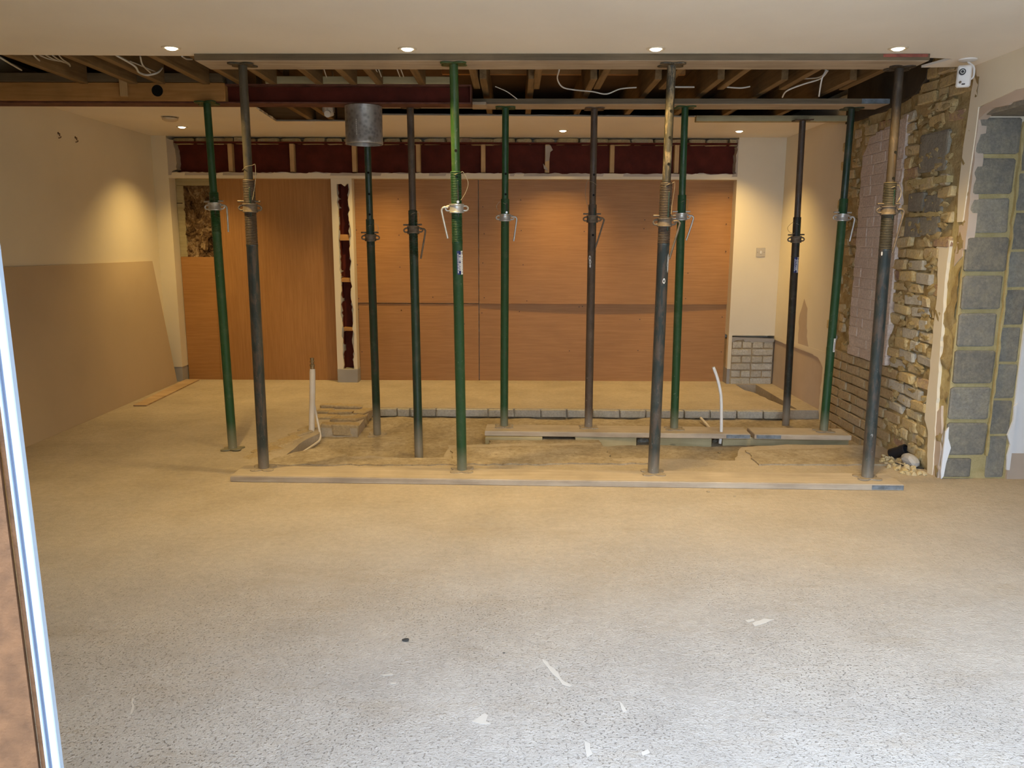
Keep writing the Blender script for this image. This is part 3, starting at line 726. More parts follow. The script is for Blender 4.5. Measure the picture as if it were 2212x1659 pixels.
def tim(name, x0, x1, y0, y1, z0, z1, mat, label, cat='timber', bev=.003):
    c = ((x0+x1)/2, (y0+y1)/2, z0)
    bm = B(); box(bm, x0, x1, y0, y1, z0, z1, bev); o = fin(bm, name, mat, off=c); setp(o, label, cat); return o
f = YBm-.012
tim('packing_timber', XL, xl2, f, YBm+.05, zlo+.012, aty(300, 178, f).z, 'joist_wood_cross', 'orange sawn timber packed into the left half of the steel beam')
tim('packing_timber', XL, aty(480, 170, f-.01).x, f-.012, YBm+.05, aty(300, 178, f).z+.002, aty(300, 158, f).z, 'dark_timber', 'dark old timber lying on the orange packing timber')
tim('timber_block', aty(258, 190, f-.03).x, aty(274, 190, f-.03).x, f-.034, f-.013, aty(268, 210, f).z, aty(268, 159, f).z, 'stud_wood', 'short upright timber block nailed across the packing timbers')
p = aty(340, 196, f)
bm = B(); cyl(bm, (0, -.003, 0), (0, .01, 0), .037, seg=24); o = fin(bm, 'drilled_hole', 'dark_hole', loc=(p.x, f, p.z)); setp(o, 'round black hole bored through the orange packing timber', 'hole')
tim('plank', aty(573, 175, YBm).x, aty(975, 175, YBm).x, YBm-.005, YBm+.10, zhi+.002, zhi+.05, 'green_timber', 'greenish treated timber lying along the top of the steel beam', 'plank')
# scrap of plasterboard behind left end of beam
p = aty(505, 170, YBm+.1)
bm = B(); box(bm, -.07, .05, -.02, .03, -.05, .05, .01); o = fin(bm, 'broken_plaster_lump', 'grey_render', loc=(p.x+.02, p.y, zhi+.052)); setp(o, 'grey lump of broken plaster above the steel beam beside the rusty prop', 'rubble')

# ------------------------------------------------------------------ boards (needles) carrying the joists
def needle(name, px0, px1, pyf, zb, t_, d, mat, label, edge=None):
    a = atz(px0, pyf, zb); b = atz(px1, pyf, zb)
    L = (b-a).length; ang = atan2(b.y-a.y, b.x-a.x)
    th = thing(name, label, 'board', tuple(a), rz=ang)
    bm = B(); box(bm, 0, L, .002, d, 0, t_, .003); fin(bm, 'timber', mat, th)
    if edge: bm = B(); box(bm, 0, L, -.001, .004, .002, t_-.001, .001); fin(bm, 'dark_edge', edge, th)  # front edge strip in a darker timber than the board
    return th, L
zq1 = ZC-.036
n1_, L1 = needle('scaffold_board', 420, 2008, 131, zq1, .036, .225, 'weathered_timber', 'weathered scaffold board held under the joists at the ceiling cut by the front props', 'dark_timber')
bm = B(); box(bm, L1-.25, L1-.01, -.0025, .04, .018, .034); fin(bm, 'painted_end', 'red_paint', n1_, label='red painted board end')
zq2 = 2.380
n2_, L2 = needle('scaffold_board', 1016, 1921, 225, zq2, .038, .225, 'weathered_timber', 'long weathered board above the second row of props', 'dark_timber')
bm = B(); box(bm, L2-.19, L2+.002, -.002, .05, .004, .036); fin(bm, 'end_band', 'blue_band', n2_)
needle('scaffold_board', 745, 1050, 226, zq2-.02, .02, .16, 'weathered_timber', 'short dusty board under the steel beam beside the duct')
zq3 = 2.37
n3_, L3 = needle('batten', 1504, 1832, 262, zq3, .045, .07, 'green_timber', 'pale greenish batten across the cut edge of the back ceiling')

# ------------------------------------------------------------------ boards on the floor
def ground_board(name, px0, py0, px1, py1, z0, t_, d, label, edge='weathered_timber', band0=None, band1=None):
    a = atz(px0, py0, z0+t_); b = atz(px1, py1, z0+t_); L = (b-a).length; ang = atan2(b.y-a.y, b.x-a.x)
    th = thing(name, label, 'board', (a.x, a.y, z0), rz=ang)
    bm = B(); box(bm, 0, L, 0, d, 0, t_-.003, .002); fin(bm, 'timber', edge, th)
    bm = B(); box(bm, .003, L-.003, .003, d-.003, t_-.0035, t_); fin(bm, 'dust_layer', 'dusty_board', th, label='layer of sandy dust')
    for bd in (band0, band1):
        if bd:
            s = bd[0] if bd[0] >= 0 else L+bd[0]
            bm = B(); box(bm, s, s+bd[1], -.0015, .02, .005, t_-.006); fin(bm, 'end_band', bd[2], th, label='metal end band')
    return th
ground_board('scaffold_board', 497, 1028, 1953, 1047, .001, .037, .225, 'long dusty scaffold board on the floor under the four front props', band0=(.0, .17, 'weathered_timber'), band1=(-.185, .184, 'blue_band'))
ground_board('scaffold_board', 1047, 931, 1622, 938, -.005, .037, .225, 'dusty scaffold board in the sunken patch under the brown prop', band1=(-.18, .175, 'blue_band'))
ground_board('scaffold_board', 1630, 938, 1840, 941, -.005, .037, .225, 'shorter dusty scaffold board butted against the brick wall foot', band0=(.015, .18, 'blue_band'))
for i, (a_, b_) in enumerate(((1048, 1172), (1243, 1376), (1412, 1540), (1562, 1838))):
    p, q = atz(a_, 944, -.006), atz(b_, 945+i*.6, -.006)
    tim('bearer', p.x, q.x, p.y+.005, p.y+.19, PIT-.03, -.007, 'green_timber', ['timber bearer under the left end of the dusty board', 'timber bearer below the brown prop', 'timber bearer between the two middle gaps under the dusty boards', 'long timber bearer under the right hand dusty boards'][i], 'bearer')
# rubble visible in the gaps
def rubble(name, cx, cy, cz_, rx, ry, n, s, mat, label, parent=None):
    bm = B(); rr = random.Random(hash(name+str(n)) % 1000 if False else n*13+int(cx*100))
    for _ in range(n):
        m = Matrix.Translation((rr.uniform(-rx, rx), rr.uniform(-ry, ry), rr.uniform(0, s*.5))) @ Matrix.Rotation(rr.uniform(0, 6), 4, Vector((rr.random(), rr.random(), 1)).normalized())
        v = bmesh.ops.create_icosphere(bm, subdivisions=1, radius=s*rr.uniform(.35, 1.), matrix=m)
        for q in v['verts']: q.co += Vector((rr.uniform(-1, 1), rr.uniform(-1, 1), rr.uniform(-1, 1)))*s*.25
    o = fin(bm, name, mat, parent, loc=(cx, cy, cz_), kind='stuff')
    if not parent: setp(o, label, 'rubble')
    return o
for i, (px, w, l) in enumerate(((1207, .14, 'broken stones showing in the widest gap under the dusty board'), (1393, .06, 'broken stones in the narrow gap under the dusty board by the rusted prop'), (1551, .04, 'broken stones in the gap beside the bent white pipe'))):
    p = atz(px, 950, -.05); rubble('rubble', p.x, p.y+.06, -.075, w, .04, 26, .022, 'grey_block', l)
p = atz(1960, 990); rubble('rubble', 2.52, 4.98, .0, .09, .22, 60, .022, 'rough_brick', 'loose brick crumbs along the foot of the rough brick wall')
p = atz(1655, 872, -.1); rubble('rubble', 2.35, 7.3, -.12, .2, .35, 60, .03, 'rubble', 'dark rubble in the corner hole by the brick patch')
o = bpy.data.objects.new('stick', B() and bpy.data.meshes.new('stick')); bpy.data.objects.remove(o)
bm = B(); a = atz(1638, 862, -.03); b = atz(1700, 884, -.03)
tube(bm, [a, b], .018, 4); o = fin(bm, 'broken_batten', 'joist_wood', off=tuple((a+b)/2)); setp(o, 'broken timber strip lying across the corner hole by the brick patch', 'batten')
bm = B(); p = atz(1976, 1012)
tube(bm, smoothpts([p+Vector((-.10, .06, .02)), p+Vector((-.04, .02, .008)), p+Vector((.05, -.02, .006))], 5), .004, 6)
o = fin(bm, 'cable_end', 'black_plastic', off=tuple(p)); setp(o, 'thin dark cable end on the floor below the white stone', 'cable')
p = atx(1966, 985, XR-.03); brick_o = None
bm = B(); bmesh.ops.create_icosphere(bm, subdivisions=2, radius=.055)
for v in bm.verts: v.co = Vector((v.co.x*.9, v.co.y*1.5, v.co.z*.8))*(1+.35*noise.noise(v.co*14))
o = fin(bm, 'stone', 'grey_render', loc=(XR-.06, p.y-.06, .04)); setp(o, 'pale broken stone at the foot of the rough brick wall', 'stone')

# ------------------------------------------------------------------ props
def prof_thread(z0, z1, r, pitch=.0092, amp=.0026):
    o = []; z = z0
    while z < z1: o += [(r-amp, z), (r+amp*.4, z+pitch*.35), (r+amp*.4, z+pitch*.6), (r-amp, z+pitch)]; z += pitch
    return o
def plate_mesh(bm, z0, z1, s=.075, ph=0):
    n = 64; pts = []
    for i in range(n):
        a = 2*pi*i/n; c = abs(cos(2*a)) 
        rr = s*(.62+.50*(abs(sin(2*a))**1.2))
        pts.append((rr*cos(a)*1.06+0, rr*sin(a), z0))
    poly(bm, pts, (0, 0, z1-z0))
def prop(base, top, zb, zt, zcol, lower, upper, label, metal='old_steel', handle=None, threads=True, pins=True, sticker=None, ringz=None, plate=None, tplate=None, holes=(), th=(.05, .20), wire=True, baseplate=True, face=0., rod='pin', hl=.17, ro=.0302):
    a = atz(*base, zb); b = atz(*top, zt)
    D = b-a; L = D.length; d = D.normalized()
    t = thing('steel_prop', label, 'prop', tuple(a), 'adjustable steel props')
    t.rotation_euler = d.to_track_quat('Z', 'Y').to_euler()
    # make local x follow the room's x
    q = d.to_track_quat('Z', 'Y').to_matrix(); xx = Vector((1, 0, 0)); xx = (xx-d*xx.dot(d)).normalized(); yy = d.cross(xx)
    t.rotation_euler = Matrix((xx, yy, d)).transposed().to_euler()
    s = (zcol-zb)/(zt-zb)*L              # distance up the prop of the collar
    plate = plate or lower; tplate = tplate or upper
    RO, RI = ro, .0242
    if baseplate:
        bm = B(); plate_mesh(bm, 0, .007); o = fin(bm, 'base_plate', plate, t); o.rotation_euler = (0, 0, face)
    bm = B(); plate_mesh(bm, L-.007, L); o = fin(bm, 'top_plate', tplate, t); o.rotation_euler = (0, 0, face)
    tt = s+th[1]                          # top of the outer tube
    tb = s-th[0]
    zs = .007 if baseplate else -.03
    if threads:
        bm = B(); lathe(bm, [(RO, zs), (RO, tb-.012), (RO+.0012, tb-.010), (RO+.0012, tb)], 28); fin(bm, 'outer_tube', lower, t, smooth=True)
        bm = B(); lathe(bm, [(RO-.001, tb)]+prof_thread(tb, tt, RO+.0006)+[(RO, tt+.004), (RI, tt+.004)], 28); fin(bm, 'thread', ringz or lower, t, smooth=False)
    else:
        bm = B(); lathe(bm, [(RO, zs), (RO, tb), (RO+.0013, tb+.002), (RO+.0013, tb+.008), (RO+.0003, tb+.010), (RO+.0003, tt), (RO-.001, tt+.003), (RI, tt+.004)], 28); fin(bm, 'outer_tube', lower, t, smooth=True)
    bm = B(); lathe(bm, [(RI, tt-.01), (RI, L-.007)], 28); fin(bm, 'inner_tube', upper, t, smooth=True)
    # slot
    bm = B(); box(bm, -.0055+.012, .0055+.012, -RO-.0022, -RO+.006, s-.05, s+th[1]*.78, .004); fin(bm, 'slot', 'post_dark_green', t)
    # collar nut
    bm = B(); lathe(bm, [(RO+.001, s-.026), (.042, s-.026), (.043, s-.020), (.040, s-.016), (.040, s+.014), (.0435, s+.018), (.0435, s+.025), (RO+.001, s+.026)], 28)
    o = fin(bm, 'collar', metal, t, smooth=True)
    for sd in (-1, 1):
        bm = B()
        pts = [(.040*sd, 0, .012), (.052*sd, 0, .013), (.062*sd, 0, .006), (.065*sd, 0, -.002), (.060*sd, 0, -.011), (.050*sd, 0, -.014), (.040*sd, 0, -.012)]
        tube(bm, smoothpts(pts, 3), .0055, 8); fin(bm, 'lug', metal, o, smooth=True, loc=(0, 0, s))
    if handle:
        hs, dx = handle
        bm = B()
        pts = [(hs*.048, -.01, .004), (hs*.070, -.012, .006), (hs*.083, -.012, -.004), (hs*(.086+dx*.1), -.012, -.03), (hs*(.084+dx), -.012, -hl)]
        tube(bm, smoothpts(pts, 5), .0062, 10); fin(bm, 'handle', metal, t, smooth=True, loc=(0, 0, s))
    if pins:
        bm = B()
        if rod == 'pin': cyl(bm, (-.068, -.006, .036), (.062, -.006, .036), .0058, seg=12)
        else: cyl(bm, (.012, -.060, .036), (.012, .05, .036), .0075, seg=14)
        fin(bm, 'pin', 'zinc' if metal == 'zinc' else metal, t, smooth=True, loc=(0, 0, s))
    if wire:
        bm = B(); w0 = wire if isinstance(wire, tuple) else (.05, .16)
        sg = 1 if w0[0] > 0 else -1
        pts = [(-sg*RO, -.002, w0[1]-.03), (0, -RO-.004, w0[1]-.012), (sg*RO*.9, -RO*.4, w0[1]-.002), (sg*(RO+.012), -.01, w0[1]), (w0[0]*1.25, -.01, w0[1]*.72), (w0[0], -.015, w0[1]*.45), (sg*.028, -RO-.004, .045)]
        tube(bm, smoothpts(pts, 6), .0016, 6); fin(bm, 'wire', 'wire', t, smooth=True, loc=(0, 0, s))
    for h in holes:
        zz = (h-zb)/(zt-zb)*L
        r = RI if zz > tt else RO
        bm = B(); cyl(bm, (.004, -r-.0006, zz), (.004, -r+.004, zz), .0082, seg=14); fin(bm, 'pin_hole', 'dark_hole', t)
    if sticker: sticker(t, a, b, L, zb, zt, RO)
    return t
def txt(parent, body, size, mat, M_, name='lettering'):
    c = bpy.data.curves.new(name, 'FONT'); c.body = body; c.size = size; c.extrude = .0002; c.align_x = 'CENTER'; c.align_y = 'CENTER'; c.space_character = 1.05; c.offset = .0004
    tmp = bpy.data.objects.new('tmp', c); COL.objects.link(tmp); bpy.context.view_layer.update()
    me = bpy.data.meshes.new_from_object(tmp.evaluated_get(bpy.context.evaluated_depsgraph_get())); bpy.data.objects.remove(tmp); me.materials.clear(); me.materials.append(MATS[mat])
    o = bpy.data.objects.new(name, me); COL.objects.link(o); o.parent = parent; o.matrix_local = M_; return o
def band(bm, r, a0, a1, z0, z1, n=10):
    vs = [[bm.verts.new((r*sin(a0+(a1-a0)*i/n), -r*cos(a0+(a1-a0)*i/n), z)) for i in range(n+1)] for z in (z0, z1)]
    for i in range(n): bm.faces.new((vs[0][i], vs[0][i+1], vs[1][i+1], vs[1][i]))
def label_phone(zc, a_off=0., k=1.):
    def f(t, a, b, L, zb, zt, RO):
        s = (zc-zb)/(zt-zb)*L; h = .068*k
        bm = B(); band(bm, RO+.0006, radians(-3+a_off), radians(42+a_off), s-h, s+h); st = fin(bm, 'sticker', 'navy_sticker', t, smooth=True, label='dark blue sticker with white telephone number')
        bm = B(); band(bm, RO+.0006, radians(42+a_off), radians(78+a_off), s-h, s+h); s2 = fin(bm, 'sticker', 'white_sticker', t, smooth=True, label='white sticker strip with warning triangle')
        def place(ang, z): 
            an = radians(ang+a_off); n = Vector((sin(an), -cos(an), 0)); down = Vector((0, 0, -1)); up = n.cross(down)
            m = Matrix((down, up, n)).transposed().to_4x4(); m.translation = n*(RO+.0008)+Vector((0, 0, z)); return m
        txt(st, '01883 380303', .0155*k, 'white_sticker', place(28, s))
        bm = B(); rr = random.Random(4)
        z = s+h*.78
        while z > s-h*.8:
            w = rr.uniform(.006, .016); band(bm, RO+.0009, radians(5+a_off), radians(11+a_off), z-w, z, 3); z -= w+.0025
        fin(bm, 'small_print', 'white_sticker', st, kind='stuff')
        bm = B(); z = s+h*.5
        while z > s-h*.85:
            w = rr.uniform(.006, .014); band(bm, RO+.0009, radians(57+a_off), radians(64+a_off), z-w, z, 3); z -= w+.003
        fin(bm, 'small_print', 'ink', s2, kind='stuff')
        m = place(60, s+h*.78)
        bm = B(); ps = [(-.007, -.006), (.007, 0), (-.007, .006)]
        for i in range(3):
            p, q = Vector((*ps[i], 0)), Vector((*ps[(i+1) % 3], 0)); tube(bm, [p, q], .0011, 4)
        o = fin(bm, 'warning_triangle', 'ink', s2); o.matrix_local = m
    return f
def label_white(zc, a0=10, a1=55, h=.05):
    def f(t, a, b, L, zb, zt, RO):
        s = (zc-zb)/(zt-zb)*L
        bm = B(); band(bm, RO+.0006, radians(a0), radians(a1), s-h, s+h); st = fin(bm, 'sticker', 'white_sticker', t, smooth=True, label='white sticker with small black print')
        rr = random.Random(9)
        for o0, o1, z0_, z1_ in ((.22, .38, -.7, .45), (.48, .58, -.65, .2), (.72, .82, -.6, .8)):
            bm = B(); z = s+h*z1_
            while z > s+h*z0_:
                w = rr.uniform(.005, .011); band(bm, RO+.0009, radians(a0+(a1-a0)*o0), radians(a0+(a1-a0)*o1), z-w, z, 3); z -= w+.002
            fin(bm, 'small_print', 'ink', st, kind='stuff')
    return f
def patch(zs_, mat='splash_white'):
    def f(t, a, b, L, zb, zt, RO):
        for (zc, a0, a1, h) in zs_:
            s = (zc-zb)/(zt-zb)*L; bm = B(); rr = random.Random(int(zc*100)); n = 14
            vs = [[], []]
            for i in range(n+1):
                z = s-h+2*h*i/n; e = sin(pi*min(1, max(0, i/n)))**.5
                for k_, an in ((0, a0), (1, a1)):
                    am = (a0+a1)/2; an2 = am+(an-am)*max(.15, e)*rr.uniform(.7, 1.1); r = RO+.0006
                    vs[k_].append(bm.verts.new((r*sin(radians(an2)), -r*cos(radians(an2)), z)))
            for i in range(n): bm.faces.new((vs[0][i], vs[1][i], vs[1][i+1], vs[0][i+1]))
            fin(bm, 'torn_label', mat, t)
    return f
def both(*fs):
    def f(*a):
        for g in fs: g(*a)
    return f
def zof(px, py, base, top, zb, zt):
    a, b = atz(*base, zb), atz(*top, zt); lo, hi = 0., 1.
    for _ in range(40):
        m = (lo+hi)/2; p = a.lerp(b, m); d = p-CP; y = H/2-FPX*d.dot(cu)/d.dot(cf)
        if y > py: lo = m
        else: hi = m
    return zb+(zt-zb)*lo
def mk(base, top, zb, zt, col, lower, upper, label, holes=(), sticker=None, **k):
    Z = lambda py: zof(0, py, base, top, zb, zt)
    st = sticker(Z) if sticker else None
    return prop(base, top, zb, zt, Z(col), lower, upper, label, holes=[Z(h) for h in holes], sticker=st, **k)
T1, T2 = zq1, zq2
mk((503, 970), (447, 222), .001, zb0, 447, 'post_green', 'post_green', 'green steel prop standing alone left on the floor, silver collar', metal='zinc', handle=(1, .0), th=(.17, .09), wire=False)
mk((570, 1012), (524, 139), .038, T1, 449, 'post_blue_grey', 'post_dusty_olive', 'leftmost prop on the long front board, rusty upper tube and rusty collar', plate='plate_dust', th=(.21, .15), wire=(.035, .24), ringz='post_brown', ro=.033)
mk((815, 940), (791, 237), PIT, zq2-.022, 513, 'post_dark_green', 'post_dark_green', 'dark green prop rising behind the galvanised duct', threads=False, holes=(373, 419, 463, 0)[:3], th=(.07, .13), plate='plate_dust', wire=(.05, .1))
mk((905, 990), (886, 227), PIT, zq2-.02, 497, 'post_dark_green', 'post_brown', 'scuffed dark prop right of the duct with wire twisted round its collar', metal='old_steel', handle=(1, -.035), th=(.18, .13), baseplate=False, wire=(.04, .12), hl=.2)
mk((998, 1016), (980, 137), .038, T1, 450, 'post_green', 'post_bright_green', 'bright green prop in the middle of the front board, silver collar and phone sticker', metal='zinc', handle=(-1, -.03), th=(.19, .20), holes=(326, 383), wire=(.055, .2), rod='front', plate='plate_dust', sticker=lambda Z: label_phone(Z(567)), ringz='post_green')
mk((1089, 921), (1092, 232), .032, T2, 470, 'post_green', 'post_green', 'green prop at the left end of the second row, silver collar', metal='zinc', handle=(1, -.02), threads=False, th=(.03, .13), holes=(376, 420), wire=(-.05, .11), rod='front', plate='plate_dust')
mk((1271, 923), (1284, 234), .032, T2, 473, 'post_brown', 'post_brown', 'brown prop second from left in the second row, torn white label', handle=(1, -.065), threads=False, th=(.24, .10), holes=(378, 422, 508), wire=(-.045, .27), plate='plate_dust', hl=.23, sticker=lambda Z: patch([(Z(566), -40, -8, .018), (Z(558), -48, -12, .02), (Z(574), -35, -12, .014)]))
mk((1411, 1022), (1451, 139), .038, T1, 480, 'post_blue_grey', 'post_mottled', 'prop on the front board with plaster splashed upper tube', handle=(1, -.05), th=(.12, .22), holes=(241, 298, 355), wire=(.035, .22), plate='plate_dust', hl=.21, ringz='post_brown', ro=.034, sticker=lambda Z: patch([(Z(568), 35, 62, .055), (Z(606), -5, 25, .016)]))
mk((1456, 926), (1480, 231), .032, T2, 468, 'post_green', 'post_green', 'green prop third from left in the second row beside the plaster splashed prop', metal='zinc', handle=(1, -.045), threads=False, th=(.03, .15), wire=(.035, .12), plate='plate_dust')
mk((1697, 918), (1734, 259), PIT, zq3, 517, 'post_black', 'post_brown', 'near-black prop under the greenish batten by the white alcove wall', threads=False, th=(.14, .17), wire=(-.06, .13), baseplate=False, sticker=lambda Z: label_phone(Z(572), -25, .9))
mk((1779, 931), (1840, 234), .032, T2, 470, 'post_green', 'post_dark_green', 'green prop at the right end of the second row, white sticker low down', metal='zinc', handle=(1, -.02), threads=False, th=(.03, .13), wire=False, plate='plate_dust', sticker=lambda Z: label_white(Z(745)))
mk((1873, 1032), (1943, 146), .038, T1, 455, 'post_blue_grey', 'post_rust', 'rightmost front prop before the brick wall, rusty upper tube and collar', handle=(1, -.045), th=(.22, .15), holes=(330, 386), wire=(.05, .14), plate='plate_dust', hl=.24, ringz='post_dusty_olive', ro=.034, sticker=lambda Z: patch([(Z(548), -60, -42, .012)]))

# ------------------------------------------------------------------ duct
Yd = 5.60
p = aty(787, 300, Yd); ztop = zb0-.013; zbt = aty(787, 312, Yd).z
t = thing('ventilation_duct', 'round galvanised steel duct hanging below the steel beam', 'duct', (p.x, Yd, zbt))
bm = B(); R_ = .1255; Lh = ztop-zbt
prof = [(R_, .0), (R_+.002, .002), (R_+.002, .018), (R_, .022), (R_, Lh+.01), (R_-.003, Lh+.01), (R_-.003, 0), (R_, 0)]
lathe(bm, prof, 56); fin(bm, 'duct_wall', 'galvanised', t, smooth=True)
bm = B()
for k in range(8): box(bm, -.031, -.027, -R_-.0025, -R_+.004, .05+k*.013, .059+k*.013)
fin(bm, 'spot_welds', 'zinc', t, kind='stuff')
bm = B(); cyl(bm, (-.06, -.104, .065), (-.06, -.10, .065), .007, seg=12); fin(bm, 'rivet', 'zinc', t, smooth=True)
bm = B(); cyl(bm, (0, 0, Lh+.0), (0, 0, Lh+.012), R_-.002, seg=40); fin(bm, 'duct_cap', 'void_dark', t)
# hanging pipe holder behind the beam
p = aty(710, 240, 6.1)
t = thing('pipe_bracket', 'grey cylindrical fitting hanging in the ceiling void behind the steel beam', 'fitting', tuple(p))
bm = B(); lathe(bm, [(.0, -.036), (.022, -.036), (.036, -.030), (.036, .06), (.03, .075)], 20); fin(bm, 'body', 'dusty_plastic', t, smooth=True, rot=(radians(25), 0, 0))
bm = B()
for sx in (-1, 1): box(bm, sx*.040-.003, sx*.040+.003, -.01, .01, -.01, 2.664-p.z)
fin(bm, 'bracket', 'galvanised', t)
bm = B(); cyl(bm, (0, -.045, -.028), (0, -.02, -.018), .024, seg=20); fin(bm, 'lens', 'white_plastic', t, smooth=True)

# ------------------------------------------------------------------ downlights
def downlight(c, label, power=SPOT_W):
    t = thing('downlight', label, 'light', c, 'recessed ceiling downlights')
    bm = B(); lathe(bm, [(.030, .001), (.034, -.004), (.046, -.005), (.050, -.001), (.050, .0)], 32); fin(bm, 'trim_ring', 'cream_plastic', t, smooth=True)
    bm = B(); lathe(bm, [(0, -.013), (.014, -.012), (.024, -.009), (.031, -.002), (.031, .001)], 32); fin(bm, 'lamp_face', 'lamp_glow', t, smooth=True)
    ld = bpy.data.lights.new('lamp', 'SPOT'); ld.energy = power; ld.color = WARM; ld.spot_size = radians(110); ld.spot_blend = 1.; ld.shadow_soft_size = .03
    lo = bpy.data.objects.new('lamp', ld); COL.objects.link(lo); lo.parent = t; lo.location = (0, 0, -.02)
for (px, py, l) in ((370, 103, 'downlight in the front ceiling, leftmost of the four'), (880, 105, 'downlight in the front ceiling, second from the left'), (1417, 105, 'downlight in the front ceiling, third from the left'), (1940, 104, 'downlight in the front ceiling, rightmost of the four'),
                    (393, 274, 'downlight in the back ceiling beside the smoke alarm'), (805, 279, 'downlight in the back ceiling hidden behind the duct'), (1216, 282, 'downlight in the back ceiling between the green and the brown prop'), (1597, 283, 'downlight in the back ceiling near the right corner')):
    downlight(tuple(atz(px, py, ZC-.001)), l)
for i, x_ in enumerate((-1.83, -.57, .74, 2.0)):  # unseen row, added to bring warm light to the near half
    downlight((x_, 1.65, ZC-.001), ['first', 'second', 'third', 'fourth'][i]+' from the left of the unseen downlights added over the near floor', SPOT_W*.2)

# ------------------------------------------------------------------ small things
p = atz(367, 252, ZC)
t = thing('smoke_alarm', 'flat round cream smoke alarm on the back ceiling', 'smoke alarm', (p.x, p.y, ZC))
bm = B(); lathe(bm, [(.0, -.036), (.045, -.036), (.062, -.026), (.064, -.012), (.056, -.010), (.056, -.006), (.070, -.006), (.070, 0)], 36); fin(bm, 'body', 'cream_plastic', t, smooth=True)
bm = B(); lathe(bm, [(.0575, -.0105), (.0575, -.0055)], 36); fin(bm, 'vent_slot', 'dark_hole', t)

p = aty(1643, 545, YF)
t = thing('light_switch', 'square metal light switch with one white rocker on the right alcove wall', 'switch', tuple(p))
bm = B(); box(bm, -.045, .045, -.006, 0, -.045, .045, .003); fin(bm, 'plate', 'switch_plate', t)
bm = B(); box(bm, -.008, .008, -.010, -.005, -.016, .016, .002); fin(bm, 'rocker', 'white_plastic', t)
for sx in (-.032, .032):
    bm = B(); cyl(bm, (sx, -.0075, 0), (sx, -.005, 0), .003, seg=10); fin(bm, 'screw', 'steel_screw', t)

# security camera
p = aty(2082, 165, 4.62)
c0 = atz(2092, 136, ZC)
t = thing('security_camera', 'small white box camera hanging from the ceiling by the brick wall', 'camera', (p.x, p.y, p.z))
t.rotation_euler = (0, 0, radians(-22))
bm = B(); box(bm, -.036, .036, -.018, .014, -.058, .058, .008); bmesh.ops.rotate(bm, verts=bm.verts, matrix=Matrix.Rotation(radians(12), 3, 'X')); cb = fin(bm, 'body', 'white_plastic', t, smooth=True)
bm = B(); cyl(bm, (-.012, -.033, .020), (-.012, -.012, .020), .017, seg=28); o = fin(bm, 'lens', 'black_plastic', t, smooth=True)
bm = B(); lathe(bm, [(.008, 0), (.011, 0), (.011, .003), (.008, .003)], 24); fin(bm, 'lens_ring', 'zinc', o, smooth=True, loc=(-.012, -.0335, .020), rot=(radians(90), 0, 0))
bm = B(); cyl(bm, (-.018, -.034, -.034), (-.018, -.020, -.034), .006, seg=14); fin(bm, 'sensor', 'old_steel', t, smooth=True)
bm = B(); box(bm, -.010, .006, -.035, -.02, -.047, -.043); fin(bm, 'badge', 'ink', t)
bm = B(); tube(bm, smoothpts([(.03, .02, -.015), (.05, .03, .0), (.048, .03, .05), (.02, .02, .075), (.012, .01, ZC-p.z)], 5), .006, 8); fin(bm, 'stem', 'white_plastic', t, smooth=True)
bm = B(); lathe(bm, [(0, -.012), (.03, -.012), (.047, -.006), (.048, 0)], 28, (.012, .01, ZC-p.z)); fin(bm, 'mount', 'white_plastic', t, smooth=True)

# two hooks left in the left wall
for i, (px, py) in enumerate(((126, 293), (163, 302))):
    p = atx(px, py, XL+.001)
    bm = B(); tube(bm, [(0, 0, .018), (.012, 0, .016), (.010, 0, -.004)], .004, 8); tube(bm, [(0, 0, -.018), (.018, 0, -.014), (.02, 0, -.004)], .004, 8); cyl(bm, (0, 0, .018), (.002, 0, .018), .01, seg=12)
    o = fin(bm, 'wall_hook', 'steel_screw', loc=tuple(p)); setp(o, ('left' if i == 0 else 'right')+' of two rusty wall hooks high on the left wall', 'hook', 'wall hooks')

# leaning plasterboard sheet
b0, b1 = atz(60, 955, .0), atz(398, 822, .0)
zt_ = 1.235
xt = XL+.005
y_top1 = atx(330, 564, XL+.02).y
A = Vector((b0.x, 4.9, 0)); Bq = Vector((b1.x-.0, b1.y-.22, 0))
pA = atx(330, 564, XL+.02)
lowR = atz(396, 821, .0)
v = [Vector((-3.42, 4.6, .001)), Vector((lowR.x, min(lowR.y, 7.93), .001)), Vector((XL+.016, pA.y, pA.z)), Vector((XL+.016, 4.6, pA.z+.02))]
bm = B(); vv = [bm.verts.new(q) for q in v]; f_ = bm.faces.new(vv); r = bmesh.ops.extrude_face_region(bm, geom=[f_]); bmesh.ops.translate(bm, vec=(-.0125, 0, 0), verts=[q for q in r['geom'] if isinstance(q, bmesh.types.BMVert)])
o = fin(bm, 'plasterboard_sheet', 'plasterboard', off=(-3.42, 6, 0)); setp(o, 'big brown plasterboard sheet leaning against the left wall', 'board')
ps = [atz(x, y, .012) for x, y in ((288, 875), (316, 875), (431, 819), (400, 819))]
bm = B(); poly(bm, [tuple(q) for q in ps], (0, 0, -.011)); o = fin(bm, 'wood_strip', 'gauge_board', off=tuple(ps[0])); setp(o, 'loose flat strip of wood on the floor at the foot of the plasterboard', 'plank')

